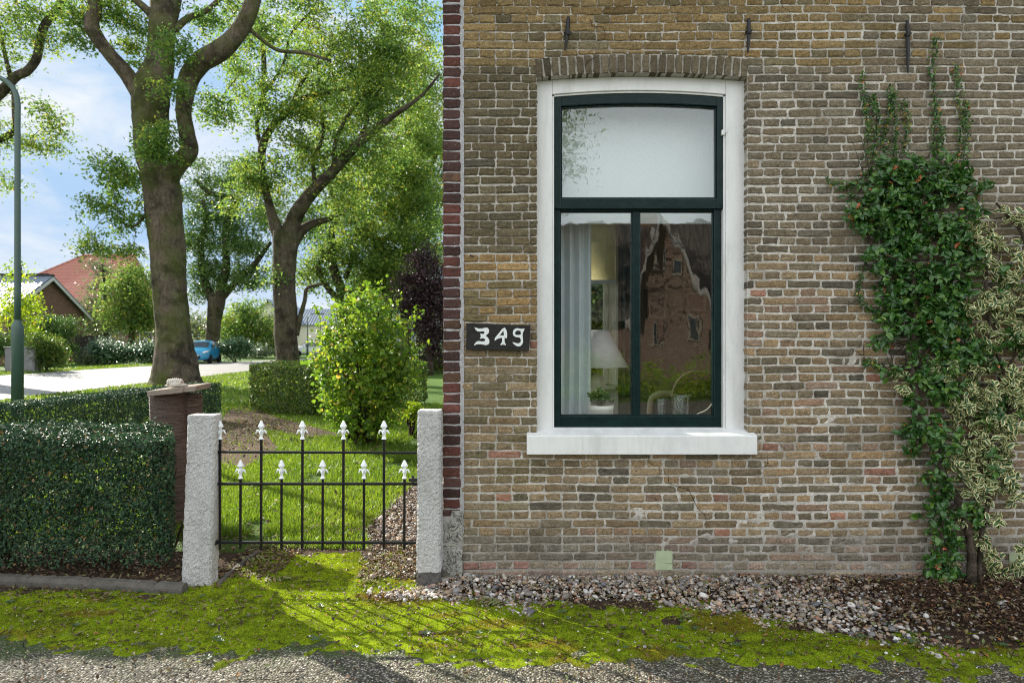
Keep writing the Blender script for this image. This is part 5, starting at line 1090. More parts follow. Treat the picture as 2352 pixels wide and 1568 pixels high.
tree('ash_tree', 'huge grey barked tree with forked trunk behind the stump', 22.7, [
    [(406, 893, 0, 64), (404, 868, 0, 52), (402, 830, 0, 46), (399, 780, 0, 40), (396, 730, 0, 38), (389, 650, 0, 36), (384, 580, 0, 36.5), (378, 500, 0, 39), (374, 440, 0, 42), (360, 395, 0, 40)],
    [(366, 420, 0, 32), (350, 375, 0, 31), (344, 330, 0, 33), (345, 280, 0, 38), (347, 225, 0, 42), (356, 185, 0, 38), (365, 150, 0, 31), (370, 110, 0, 28), (374, 55, 0, 30), (380, 0, .3, 34), (384, -90, .6, 30), (370, -230, 1, 16)],
    [(322, 215, 0, 21), (306, 192, 0, 18), (282, 160, -.2, 16), (248, 119, -.4, 15), (218, 79, -.5, 16.5), (210, 48, -.5, 15), (218, 20, -.5, 13.5), (210, -20, -.6, 12), (190, -110, -.8, 8)],
    [(378, 440, 0, 26), (392, 402, -.2, 22), (412, 374, -.4, 20), (434, 346, -.5, 20), (430, 310, -.6, 18.5), (422, 264, -.7, 17), (424, 225, -.8, 18), (434, 180, -.8, 22), (462, 143, -.9, 24), (502, 118, -1, 24), (536, 88, -1, 20), (566, 44, -1.1, 18), (582, -5, -1.2, 17), (600, -90, -1.4, 14), (620, -200, -1.8, 8)],
    [(372, 60, 0, 12), (336, 22, 0, 9), (300, -12, 0, 8), (240, -90, 0, 5)], [(400, 70, 0, 9), (432, 42, .3, 7), (478, 22, .6, 6), (540, -40, 1, 4)],
    [(345, 480, 0, 5), (318, 512, 0, 3.5), (298, 520, 0, 2.5), (262, 500, 0, 2)], [(566, 60, -1, 6), (600, 90, -.8, 5), (640, 116, -.6, 4.5), (700, 122, -.5, 4), (760, 140, -.4, 3)],
    ], [(270, 25, 70, 40, 30), (175, 15, 50, 45, 22), (180, 75, 34, 30, 10), (300, 75, 36, 36, 12), (318, 118, 26, 26, 6), (366, 318, 38, 40, 20, -1.6), (352, 350, 26, 24, 9, -1.4), (398, 105, 42, 46, 16, -1.8), (388, 190, 36, 28, 8, -1.8), (500, 250, 48, 44, 20), (545, 180, 42, 46, 12, 1), (470, 50, 60, 36, 14, 1), (560, 20, 60, 40, 16, 1), (640, 80, 50, 35, 12, 1),
        (262, 385, 56, 40, 20), (300, 410, 34, 34, 12), (232, 460, 46, 44, 16), (278, 505, 40, 30, 10), (225, 555, 42, 22, 12), (285, 565, 40, 22, 8), (330, 450, 22, 50, 7), (470, -150, 190, 110, 34), (200, -110, 120, 70, 14)], 'leaf_main', per=58, spread=.24, L_=.135)
tree('ash_tree', 'second tall tree, dark V shaped fork above the square hedge', 28.0, [
    [(662, 862, 0, 36), (660, 820, 0, 27), (657, 770, 0, 26), (656, 720, 0, 25), (652, 660, 0, 25), (654, 600, 0, 27), (656, 556, 0, 29), (652, 530, 0, 26)],
    [(645, 550, 0, 16), (634, 522, 0, 14), (618, 470, 0, 10), (602, 400, .2, 9), (602, 340, .3, 9), (622, 296, .3, 8), (660, 258, .3, 7), (690, 228, 0, 6), (748, 214, 0, 5), (800, 204, 0, 3.5)],
    [(660, 555, 0, 20), (672, 512, 0, 18), (690, 476, -.3, 16), (724, 434, -.4, 14), (768, 390, -.6, 12.5), (812, 341, -.6, 11), (862, 297, -.6, 8.5), (910, 262, -.8, 6), (968, 220, -1, 4), (1010, 170, -1, 2.5)], [(812, 341, -.6, 6), (840, 290, -.2, 4.5), (852, 240, 0, 3.5), (900, 180, .3, 2.5)], [(724, 434, -.4, 6), (720, 370, 0, 5), (742, 310, .3, 4), (736, 240, .5, 3)], [(660, 258, .3, 5), (700, 180, .5, 4), (760, 120, .6, 3), (800, 60, .6, 2.5)], [(604, 220, .8, 4), (650, 150, 1, 3.5), (668, 80, 1.1, 3), (720, 20, 1.2, 2.5)],
    [(670, 560, .2, 15), (692, 530, .4, 12), (722, 512, .6, 9), (760, 502, .8, 6.5), (806, 480, 1, 4.5)], [(680, 770, 0, 7), (690, 726, 0, 6), (700, 690, 0, 5), (706, 662, 0, 4), (742, 652, 0, 3)],
    [(604, 350, .3, 6), (590, 290, .6, 5), (604, 220, .8, 6), (606, 150, 1, 6), (600, 60, 1, 4)], [(768, 392, -.6, 7), (770, 330, -.2, 5), (796, 270, 0, 4), (846, 210, .2, 3)]],
    [(560, 130, 70, 90, 30), (600, 250, 60, 70, 26), (610, 380, 60, 60, 24), (690, 290, 80, 60, 34), (700, 180, 100, 70, 26), (800, 130, 120, 90, 56), (880, 60, 120, 80, 40), (860, 210, 110, 80, 50), (860, 330, 100, 70, 40), (760, 350, 70, 60, 24), (700, 400, 60, 50, 18), (560, 430, 60, 60, 22), (790, 450, 70, 50, 20), (700, 10, 160, 60, 50), (750, -120, 260, 90, 60), (640, 640, 40, 50, 6), (780, 240, 120, 70, 50), (900, 150, 90, 90, 50)], 'leaf_warm', 'bark_dark', per=66, spread=.33, L_=.155)
tree('ash_tree', 'farther tree standing behind the parked blue car', 50.0, [
    [(487, 836, 0, 19), (488, 790, 0, 16), (491, 740, 0, 16), (497, 690, 0, 19), (495, 672, 0, 18)], [(490, 690, 0, 13), (472, 655, 0, 10), (464, 610, 0, 8), (462, 560, 0, 7), (474, 510, 0, 6.5), (466, 460, 0, 5)],
    [(502, 690, 0, 13), (512, 645, 0, 10), (520, 607, 0, 8.5), (518, 552, 0, 8), (524, 495, 0, 7.5), (545, 460, 0, 7), (520, 452, 0, 6.5), (484, 444, 0, 6), (446, 412, 0, 4)], [(505, 690, 0, 9), (548, 640, 0, 7), (585, 606, 0, 6), (622, 556, 0, 4)]],
    [(450, 560, 46, 70, 40), (500, 500, 70, 60, 46), (470, 420, 60, 60, 30), (560, 560, 56, 66, 44), (520, 620, 70, 40, 30), (595, 480, 50, 60, 30), (460, 650, 34, 36, 20), (590, 640, 46, 34, 16), (550, 400, 60, 50, 26)], 'leaf_cool', 'bark_dark', per=75, spread=.48, L_=.24)
tree('ash_tree', 'twisting dark trunked tree above the yellow green shrub', 34.0, [
    [(800, 850, 0, 17), (797, 780, 0, 14), (792, 720, 0, 12), (788, 680, 0, 12), (768, 622, 0, 10), (758, 565, 0, 9), (766, 517, 0, 8), (770, 470, 0, 6), (756, 420, 0, 4)], [(780, 690, 0, 8), (748, 655, 0, 6.5), (730, 612, 0, 5.5), (744, 590, 0, 4), (732, 560, 0, 3)],
    [(796, 740, 0, 10), (826, 690, 0, 8.5), (848, 640, .3, 8), (858, 598, .4, 8), (866, 568, .4, 7), (916, 520, .5, 6), (937, 486, .5, 5), (985, 464, .6, 4)], [(792, 640, 0, 6), (810, 590, 0, 5), (806, 560, 0, 4), (840, 520, 0, 3)]],
    [(850, 540, 110, 60, 70), (770, 560, 66, 60, 34), (900, 620, 80, 60, 54), (955, 470, 60, 80, 44), (840, 440, 110, 60, 54), (960, 330, 60, 90, 44), (830, 690, 70, 46, 30), (725, 620, 44, 50, 24), (960, 560, 50, 60, 30), (900, 390, 90, 50, 50), (970, 200, 60, 90, 40), (860, 620, 120, 50, 40)], 'leaf_warm', 'bark_dark', per=80, spread=.38, L_=.17)
tree('ash_tree', 'distant leafy tree filling the canopy next to the house corner', 46.0, [
    [(930, 830, 0, 14), (932, 740, 0, 12), (926, 640, 0, 10), (936, 520, 0, 9), (930, 400, 0, 7), (940, 240, 0, 5)], [(930, 560, 0, 7), (890, 500, 0, 5), (850, 430, 0, 3)], [(932, 480, 0, 6), (980, 400, 0, 5), (1020, 320, 0, 3)]],
    [(940, 180, 110, 150, 80), (900, 470, 120, 90, 90), (980, 340, 80, 110, 70), (760, 230, 110, 90, 50), (930, 30, 120, 70, 34), (850, 650, 110, 60, 70), (730, 520, 60, 70, 34), (660, 480, 60, 60, 24), (860, 330, 120, 120, 64), (760, 400, 90, 90, 30), (950, 640, 90, 90, 90), (1000, 480, 90, 140, 70), (680, 100, 110, 110, 26)], 'leaf_main', 'bark_dark', per=70, spread=.50, L_=.24)
tree('ash_tree', 'overhanging tree at the picture edge behind the street lamp', 30.0, [
    [(-210, 930, 0, 52), (-205, 760, 0, 42), (-190, 560, 0, 38), (-165, 430, 0, 34), (-130, 340, 0, 26), (-60, 262, 0, 15), (0, 214, 0, 12), (36, 176, 0, 10), (62, 164, 0, 9.5), (84, 134, 0, 9.5), (92, 92, 0, 9.5), (104, 56, 0, 9), (140, 10, 0, 9), (170, -70, 0, 6)],
    [(-150, 400, 0, 14), (-70, 346, 0, 10), (0, 320, 0, 8), (34, 298, 0, 6.5), (34, 264, 0, 6), (30, 205, 0, 5.5), (10, 120, 0, 4), (-10, 20, 0, 3)]],
    [(70, 20, 80, 44, 30), (30, 90, 50, 50, 16), (112, 96, 30, 34, 9), (100, 250, 26, 48, 11), (130, 290, 14, 30, 5), (70, 320, 46, 26, 9), (118, 340, 24, 22, 5), (16, 300, 24, 60, 9), (12, 410, 20, 34, 7), (0, 170, 30, 50, 8), (-120, 120, 110, 130, 40), (40, -80, 120, 60, 24)], 'leaf_warm', 'bark_dark', per=50, spread=.40, L_=.17, tw=.022)
tree('copper_beech', 'dark purple leaved tree beside the red brick corner', 30.0, [[(985, 858, 0, 12), (985, 760, 0, 9), (980, 660, 0, 7), (978, 600, 0, 4)], [(984, 740, 0, 6), (950, 690, 0, 4)], [(984, 700, 0, 6), (1020, 640, 0, 4)]],
    [(985, 640, 50, 66, 60), (985, 730, 50, 60, 60), (950, 680, 40, 36, 28), (970, 585, 30, 30, 14), (940, 642, 24, 16, 8), (1040, 680, 50, 110, 50), (1000, 790, 30, 30, 16)], 'leaf_purple', 'bark_dark', per=64, spread=.34, L_=.14, group=None)
te2 = empty('ash_tree', (-13.0, 14.6, 0), 'tree just outside the picture shading the pavement', 'tree', 'tall trees along the road'); mb = MB(); tp_ = [(-13.0, 14.6, -.1), (-13.2, 14.7, 3), (-13.8, 14.8, 6), (-15.4, 15, 8.4), (-17.6, 15, 11)]; tube(mb, tp_, [.55, .40, .34, .24, .08], 14, 6, .06)
cc_ = unit(rng.normal(size=(120, 3))) * rng.random((120, 1)) ** .4 * (2.2, 2.4, 1.8) + (-17.9, 15, 10.2); twigs(mb, smoothpath(np.array(tp_), 6)[12:], cc_, .03, 140); part('trunk', mb, M['bark_dark'], te2, True); mb = MB(); crown(mb, cc_, 46, .34, .17); part('crown', mb, M['leaf_main'], te2)
# trees in the gardens across the road
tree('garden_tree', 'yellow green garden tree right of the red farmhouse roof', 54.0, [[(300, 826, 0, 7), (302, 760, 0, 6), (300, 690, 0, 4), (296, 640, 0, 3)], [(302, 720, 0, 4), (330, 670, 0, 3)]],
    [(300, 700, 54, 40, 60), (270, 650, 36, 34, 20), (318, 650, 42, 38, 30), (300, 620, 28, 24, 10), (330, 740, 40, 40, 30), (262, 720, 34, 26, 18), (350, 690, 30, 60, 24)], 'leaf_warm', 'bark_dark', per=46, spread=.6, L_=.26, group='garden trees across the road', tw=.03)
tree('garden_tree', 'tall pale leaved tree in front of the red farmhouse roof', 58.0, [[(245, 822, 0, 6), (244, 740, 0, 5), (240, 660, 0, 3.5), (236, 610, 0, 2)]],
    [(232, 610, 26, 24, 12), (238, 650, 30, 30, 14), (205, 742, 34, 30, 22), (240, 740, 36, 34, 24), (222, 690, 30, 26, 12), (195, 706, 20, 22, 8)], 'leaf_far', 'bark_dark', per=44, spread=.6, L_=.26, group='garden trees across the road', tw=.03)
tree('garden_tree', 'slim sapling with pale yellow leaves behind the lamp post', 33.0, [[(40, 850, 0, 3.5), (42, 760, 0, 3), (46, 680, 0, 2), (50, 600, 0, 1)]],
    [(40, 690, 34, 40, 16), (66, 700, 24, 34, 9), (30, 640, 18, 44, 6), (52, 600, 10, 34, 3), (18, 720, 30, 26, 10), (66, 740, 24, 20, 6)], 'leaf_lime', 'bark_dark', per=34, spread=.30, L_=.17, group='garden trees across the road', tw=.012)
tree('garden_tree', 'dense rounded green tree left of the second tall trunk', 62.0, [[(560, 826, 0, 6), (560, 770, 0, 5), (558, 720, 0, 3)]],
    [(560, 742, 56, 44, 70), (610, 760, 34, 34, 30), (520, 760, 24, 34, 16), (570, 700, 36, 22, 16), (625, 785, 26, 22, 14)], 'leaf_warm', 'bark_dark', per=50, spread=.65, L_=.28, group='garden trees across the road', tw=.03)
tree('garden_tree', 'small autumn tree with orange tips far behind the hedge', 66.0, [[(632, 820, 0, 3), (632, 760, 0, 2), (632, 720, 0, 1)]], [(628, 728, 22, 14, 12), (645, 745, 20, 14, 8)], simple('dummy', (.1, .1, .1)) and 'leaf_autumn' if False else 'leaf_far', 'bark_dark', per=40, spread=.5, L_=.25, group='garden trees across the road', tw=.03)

def shrub(name, label, d, blobs, mat, per=45, spread=.22, L_=.12, group=None,  stems=8, kind='rhomb', cat='shrub', tilt=.8, bias=(0, -.15, .8)):
    C = blob_clumps(blobs, d); c = P(blobs[0][0], 0, d); e = empty(name, (c[0], d, 0), label, cat, group); mb = MB(); crown(mb, C, per, spread, L_, tilt, droop=.15, bias=bias)
    v = mb.v[0]; v[:, 2] = np.maximum(v[:, 2], .02); part('foliage', mb, M[mat], e); mb = MB(); w = blobs[0][2] * d / F
    for i in range(stems): t = C[rng.integers(len(C))]; b = np.array([c[0] + rng.normal(0, w * .12), d + rng.normal(0, w * .12), -.02]); tube(mb, [b, (b + t) / 2 + rng.normal(0, .08, 3), t], [.022, .015, .006], 6, 3, .1)
    part('stems', mb, M['twig'], e); return e
shrub('laurel_bush', 'glossy laurel bush shining white in the sun, left of the big trunk', 44.0, [(255, 806, 44, 30, 60), (236, 800, 26, 26, 24), (282, 810, 20, 24, 16)], 'leaf_laurel', 46, .30, .20, 'laurel bushes along the far verge', tilt=.30, bias=(-.22, -.46, .82))
shrub('laurel_bush', 'glossy laurel bush half hidden behind the big trunk', 44.5, [(332, 806, 34, 26, 44), (365, 810, 30, 28, 30)], 'leaf_laurel', 46, .30, .20, 'laurel bushes along the far verge', tilt=.30, bias=(-.22, -.46, .82))
shrub('laurel_bush', 'glossy laurel bush right of the parked blue car', 48.0, [(540, 796, 34, 20, 44), (556, 806, 26, 16, 20), (512, 800, 18, 18, 14)], 'leaf_laurel', 46, .30, .20, 'laurel bushes along the far verge', tilt=.30, bias=(-.22, -.46, .82))
shrub('conifer_bush', 'dark green bush against the brown gable wall', 42.0, [(128, 756, 40, 36, 50), (155, 752, 24, 34, 24), (100, 745, 26, 26, 20), (140, 800, 30, 30, 20)], 'leaf_cool', 50, .30, .15)
shrub('garden_hedge', 'sunlit trimmed hedge beside the grey utility box', 33.0, [(108, 806, 34, 42, 90), (130, 812, 14, 30, 24), (86, 790, 18, 26, 24)], 'leaf_beech', 60, .20, .12, cat='hedge')
shrub('garden_hedge', 'dark hedge in shade behind the lamp post foot', 34.5, [(20, 790, 60, 34, 90), (-40, 790, 60, 44, 60)], 'leaf_cool', 50, .24, .13, cat='hedge')
shrub('reddish_bush', 'low dull reddish bush in front of the dark garden fence', 43.0, [(200, 822, 24, 14, 24)], 'leaf_far', 40, .2, .12)
shrub('low_shrub', 'low light green shrub at the lawn edge beside the gate post', 10.5, [(945, 945, 22, 22, 14), (968, 962, 16, 16, 8)], 'leaf_lime', 40, .07, .05)
shrub('verge_bush', 'low grey green bush at the bend of the road', 58.0, [(600, 808, 34, 10, 24), (560, 812, 24, 8, 12)], 'leaf_far', 40, .3, .18)

# near yellow-green shrub on the lawn
C = []; d = 9.7
n_ = 760
v = unit(rng.normal(size=(n_, 3))); rr = rng.random((n_, 1)) ** .38; t = v * rr
cx, cz = P(838, 0, d)[0], P(0, 838, d)[2]
wdt = lambda z: np.interp(z, [-1, -.6, -.1, .4, .75, 1], [.40, .68, .80, .72, .50, .26])
z_ = t[:, 2] * (1.13); C = np.column_stack([cx + t[:, 0] * wdt(t[:, 2]) * 1.0, d + t[:, 1] * .75, cz + z_])
C[:, 2] = np.maximum(C[:, 2], .12)
e = empty('garden_shrub', (cx - .02, d, 0), 'big bushy yellow green shrub glowing on the lawn behind the gate', 'shrub'); mb = MB(); idx = np.repeat(np.arange(n_), 9); m = len(idx)
nrm = (C[idx] - (cx, d, cz)) * .5 + rng.normal(size=(m, 3)) * .55 + (0, -.1, .45)
leaves(mb, C[idx] + rng.normal(0, .062, (m, 3)), nrm, rng.uniform(.045, .095, m), rng.uniform(.035, .068, m), np.clip(rng.random(m) * .75 + rng.random(n_)[idx] * .3, 0, 1), 'oval')
sh = []
for (X0, Y0, X1, Y1) in ((870, 690, 878, 634), (850, 690, 842, 652), (900, 720, 920, 668), (940, 740, 975, 718), (945, 790, 985, 790), (810, 700, 796, 668), (940, 760, 960, 700), (735, 730, 722, 700)):
    a, b = P(X0, Y0, d), P(X1, Y1, d); sh.append((a, b)); k = 16; tt = rng.random(k)[:, None]; leaves(mb, a * (1 - tt) + b * tt + rng.normal(0, .028, (k, 3)), rng.normal(size=(k, 3)), .055, .042, rng.uniform(.4, .9, k), 'oval')
part('foliage', mb, M['leaf_shrub'], e); mb = MB()
for i in range(70): tgt = C[rng.integers(n_)]; b = np.array([cx - .02 + rng.normal(0, .09), d + rng.normal(0, .09), -.02]); tube(mb, [b, b * .45 + tgt * .55 + (rng.normal(0, .05), 0, .08), tgt], [.014, .010, .004], 6, 4, .1)
for a, b in sh: tube(mb, [a - (0, 0, .25), a, b], [.006, .004, .002], 5, 3)
part('stems', mb, M['twig'], e)

# far belt of trees closing the view
mb = MB(); C = []
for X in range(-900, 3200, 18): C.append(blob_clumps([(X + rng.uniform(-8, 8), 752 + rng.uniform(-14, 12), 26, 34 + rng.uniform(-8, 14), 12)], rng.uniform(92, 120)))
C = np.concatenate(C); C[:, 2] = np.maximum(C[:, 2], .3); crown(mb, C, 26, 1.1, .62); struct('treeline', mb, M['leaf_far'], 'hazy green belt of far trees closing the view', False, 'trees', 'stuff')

# ------------------------------------------------------------------ climbers on the wall
def vine_leaves(path_or_pts, mat, L0, L1, name, parent, rnd=None):
    pass
CL = lambda X, Y, o=.06: np.array([wx(X), WY - o, wz(Y)])
ev = empty('climbing_plant', (wx(2203), WY - .12, 0), 'dark green evergreen climber spreading over the wall with thin runners on top', 'climber')
sk = [[(2203, 1350, .16, 10.5), (2199, 1320, .13, 10), (2205, 1290, .11, 9.5), (2208, 1250, .09, 9), (2203, 1200, .07, 8.5), (2188, 1150, .06, 8), (2165, 1110, .06, 7.5), (2146, 1070, .06, 7)], [(2146, 1070, .06, 8), (2125, 1010, .06, 8), (2104, 970, .06, 8), (2088, 920, .06, 8.5), (2084, 870, .07, 8), (2072, 820, .07, 7), (2085, 740, .08, 6), (2080, 640, .08, 5), (2095, 520, .08, 4), (2110, 420, .08, 3)],
      [(2085, 740, .07, 5), (2040, 660, .07, 4), (2000, 590, .06, 3), (1975, 520, .05, 2.5)], [(2085, 700, .07, 5), (2150, 620, .07, 4), (2180, 520, .06, 3), (2200, 430, .05, 2)], [(2010, 590, .11, 2.5), (2050, 604, .13, 2.5), (2100, 602, .13, 2)], [(2084, 860, .06, 4), (2130, 780, .06, 3), (2170, 700, .06, 2)], [(2188, 1150, .06, 4), (2150, 1180, .08, 3), (2140, 1260, .09, 2)]]
mb = MB()
for l in sk: tube(mb, [CL(x, y, o) for x, y, o, r in l], [r / K for *_, r in l], 9, 6, .12)
for _ in range(70):
    X, Y = rng.uniform(1960, 2220), rng.uniform(380, 900); a = CL(X, Y, .03); tube(mb, [a, a + rng.normal(0, .04, 3) * (1, .3, 1), a + rng.normal(0, .09, 3) * (1, .3, 1) + (0, -.03, .03)], [.003, .0025, .0012], 4, 3)
runners = [[(1985, 370), (1992, 300), (1982, 240), (1976, 176)], [(2000, 370), (2012, 300), (2008, 250), (2000, 222)], [(2030, 370), (2026, 310), (2040, 260), (2044, 212)], [(2050, 360), (2055, 310), (2050, 250), (2042, 208)], [(2075, 350), (2080, 290), (2072, 236)], [(2140, 350), (2146, 260), (2138, 170), (2143, 86)], [(2152, 350), (2160, 300), (2140, 240)], [(2195, 360), (2205, 290), (2196, 220), (2192, 152)], [(2210, 380), (2216, 300), (2214, 230)], [(1990, 400), (1945, 430), (1900, 420)], [(2225, 470), (2240, 440), (2255, 425)], [(1985, 600), (1970, 680), (2000, 715), (2030, 730)], [(2105, 820), (2050, 850), (2000, 836), (1985, 830)]]
rl = []
for r_ in runners:
    p_ = smoothpath([CL(x, y, .012) for x, y in r_], 8); tube(mb, p_, np.linspace(.0026, .0012, len(p_)), 4, 1, sm=False); 
    for q in p_[::1]:
        for _ in range(7): rl.append(q + rng.normal(0, .012, 3) * (1.2, .4, 1) + (0, -.008, rng.uniform(-.02, .02)))
part('stem', mb, M['vine_bark'], ev, True)
green = [(2095, 420, 120, 60, 150), (2040, 470, 80, 80, 130), (2130, 480, 100, 90, 190), (2000, 500, 50, 50, 56), (1965, 470, 36, 40, 22), (1950, 510, 24, 20, 9), (2120, 580, 100, 70, 170), (2040, 600, 60, 50, 70), (2110, 680, 100, 60, 150), (2190, 620, 40, 80, 50), (2080, 750, 70, 50, 84), (2150, 740, 66, 60, 80), (2060, 690, 50, 40, 40), (2130, 830, 60, 50, 76), (2190, 800, 44, 50, 40), (2120, 900, 50, 50, 66), (2160, 880, 40, 40, 30), (2115, 990, 36, 36, 40), (2085, 1010, 26, 34, 22), (2150, 1010, 34, 50, 30), (2140, 1090, 34, 36, 34), (2175, 1160, 34, 30, 24), (2140, 1180, 30, 46, 30), (2150, 1260, 36, 50, 54), (2145, 1310, 34, 28, 30), (2000, 790, 18, 12, 5), (2020, 850, 26, 12, 6), (2230, 440, 26, 16, 8), (2250, 930, 44, 50, 40), (2235, 820, 40, 40, 34), (2260, 1060, 30, 30, 20), (2310, 780, 30, 30, 18), (2225, 1180, 26, 30, 18), (2330, 930, 26, 30, 16), (2290, 640, 24, 30, 12)]
def wall_mass(blobs, base, th, per, Lr, mat, parent, Wr=.5):
    C = []
    for X, Y, rx, ry, n in blobs: v = rng.normal(size=(n, 2)); v = v / (np.linalg.norm(v, axis=1)[:, None] + 1e-9) * rng.random((n, 1)) ** .5; C.append(np.column_stack([(X + v[:, 0] * rx - CX) / K, WY - base - rng.random(n) * th * (1 - .5 * np.linalg.norm(v, axis=1)), H + (CY - (Y + v[:, 1] * ry)) / K]))
    C = np.concatenate(C); idx = np.repeat(np.arange(len(C)), per); m = len(idx); ang = rng.uniform(0, 6.28, m); dr = np.column_stack([np.cos(ang), -.25 + rng.normal(0, .3, m), np.sin(ang) * .8 + .35]); dr = unit(dr); Lf = rng.uniform(*Lr, m)
    shoot = unit(rng.normal(size=(len(C), 3)) * (.6, .5, .4) + (0, -.8, .5))[idx]; cen = C[idx] + dr * Lf[:, None] * .55 + shoot * rng.uniform(-.02, .02, m)[:, None]; cen[:, 1] = np.minimum(cen[:, 1], WY - .012)
    nrm = shoot + rng.normal(0, .35, (m, 3)); rv = np.clip(rng.random(m) * .85 + rng.random(len(C))[idx] * .15, 0, 1); rv = np.where(rng.random(m) < .015, 1, rv * .93); mb = MB(); leaves(mb, cen, nrm, Lf, Lf * Wr * rng.uniform(.85, 1.15, m), rv, 'oval', dirs=dr); return part('foliage', mb, mat, parent)
fo = wall_mass([(a, b, c * 1.05, d_ * 1.05, int(n * (.62 if b > 860 else .62))) for a, b, c, d_, n in green], .02, .15, 8, (.022, .060), M['leaf_climber'], ev)
mb = MB(); rl = np.array(rl); leaves(mb, rl, rng.normal(size=rl.shape) + (0, -1.2, .3), rng.uniform(.014, .028, len(rl)), rng.uniform(.008, .015, len(rl)), rng.random(len(rl)), 'oval'); part('runner_leaves', mb, M['leaf_climber'], ev)
e2 = empty('variegated_climber', (wx(2222), WY - .10, 0), 'cream edged variegated climber at the right of the green one', 'climber')
mb = MB()
for l in ([(2222, 1345, .12, 6), (2226, 1290, .09, 6), (2240, 1200, .07, 5.5), (2262, 1120, .06, 5), (2280, 1040, .06, 4.5), (2300, 960, .06, 4), (2290, 860, .06, 4), (2260, 760, .06, 3.5), (2250, 640, .06, 3), (2262, 540, .05, 2.5)], [(2300, 960, .06, 4), (2340, 900, .06, 4), (2400, 860, .06, 3.5)], [(2290, 860, .06, 3), (2340, 760, .06, 3), (2352, 640, .06, 3), (2330, 540, .06, 3), (2300, 500, .05, 3), (2275, 470, .05, 2.5)], [(2262, 1120, .06, 4), (2230, 1060, .06, 3.5), (2200, 1000, .06, 3)], [(2352, 650, .06, 3), (2344, 560, .05, 2), (2346, 490, .05, 2)], [(2226, 1290, .09, 3), (2270, 1310, .07, 2), (2320, 1290, .05, 2)]):
    tube(mb, [CL(x, y, o) for x, y, o, r in l], [r / K for *_, r in l], 8, 6, .12)
part('stem', mb, M['vine_bark'], e2, True)
var = [(2245, 560, 44, 36, 44), (2225, 530, 30, 20, 16), (2240, 620, 30, 40, 22), (2300, 500, 26, 20, 10), (2345, 520, 16, 30, 12), (2335, 600, 30, 40, 22), (2290, 650, 26, 20, 10), (2260, 700, 40, 30, 30), (2310, 720, 50, 44, 50), (2345, 690, 20, 40, 16), (2200, 720, 30, 26, 20), (2250, 780, 40, 30, 30), (2330, 780, 36, 34, 30), (2380, 740, 50, 60, 40), (2150, 850, 30, 26, 20), (2060, 880, 14, 26, 8), (2230, 850, 30, 26, 16), (2290, 850, 26, 14, 8), (2230, 900, 44, 30, 36), (2310, 900, 36, 44, 56), (2330, 860, 26, 26, 24), (2240, 960, 44, 36, 46), (2290, 970, 34, 30, 30), (2180, 930, 30, 40, 26), (2260, 1020, 50, 34, 44), (2210, 1040, 40, 30, 30), (2270, 1090, 40, 34, 44), (2310, 1130, 16, 20, 10), (2230, 1110, 34, 30, 30), (2180, 1060, 20, 20, 8), (2255, 1170, 26, 30, 12), (2230, 1230, 20, 20, 10), (2248, 1260, 18, 34, 9), (2262, 1310, 30, 22, 14), (2300, 1330, 20, 10, 7), (2322, 1240, 8, 20, 5), (2318, 1290, 12, 20, 8), (2175, 1290, 14, 20, 6), (2400, 900, 60, 60, 40), (2190, 1180, 14, 14, 5)]
wall_mass([(a, b, c, d_, int(n * .78)) for a, b, c, d_, n in var], .02, .14, 7, (.026, .056), M['leaf_variegated'], e2, .55)

# ------------------------------------------------------------------ street lamps
def street_lamp(loc, r0, r1, hs, ht, reach, label, ang):
    e = empty('street_lamp', (loc[0], loc[1], 0), label, 'lamp post'); c = np.array([loc[0], loc[1], 0]); mb = MB()
    lathe(mb, [(r0 * 1.02, -.05), (r0, hs - .06), (r0 * .95, hs), (r1 * 1.02, hs + .10), (r1, hs + .11)], c, 20); part('lower_post', mb, M['pole_green'], e, True)
    d_ = np.array([math.cos(ang), math.sin(ang), 0]); mb = MB(); p_ = [c + (0, 0, hs), c + (0, 0, ht - .75), c + (0, 0, ht - .45), c + d_ * .10 + (0, 0, ht - .17), c + d_ * .32 + (0, 0, ht), c + d_ * .60 + (0, 0, ht + .06), c + d_ * reach + (0, 0, ht + .10)]; p_[1] = c + (0, 0, ht - 1.1)
    tube(mb, p_, [r1, r1 * .9, r1 * .86, r1 * .82, r1 * .78, r1 * .7, r1 * .6], 14, 6); part('upper_post', mb, M['pole_green'], e, True)
    mb = MB(); q = c + d_ * (reach + .25) + (0, 0, ht + .07); tube(mb, [q - d_ * .32, q - d_ * .1, q + d_ * .2, q + d_ * .34], [.05, .11, .12, .05], 12, 4, flat=.5); hd = part('lamp_head', mb, M['pole_green'], e, True)
    mb = MB(); tube(mb, [q - d_ * .15 + (0, 0, -.045), q + d_ * .24 + (0, 0, -.045)], .07, 10, 1, flat=.5); part('diffuser', mb, M['lens'], hd, True); return e
lpd = 13.0; c = P(40, 0, lpd); street_lamp((c[0], lpd), 12.2 / F * lpd, 6.8 / F * lpd, P(0, 748, lpd)[2], P(0, 180, lpd)[2] - .0, 1.3, 'dark green lamp post with curved arm at the picture edge', math.pi)
c = P(706, 0, 62); street_lamp((c[0], 62), .09, .05, 1.2, P(0, 722, 62)[2], .9, 'thin faraway lamp post beside the second tall trunk', 0.3)

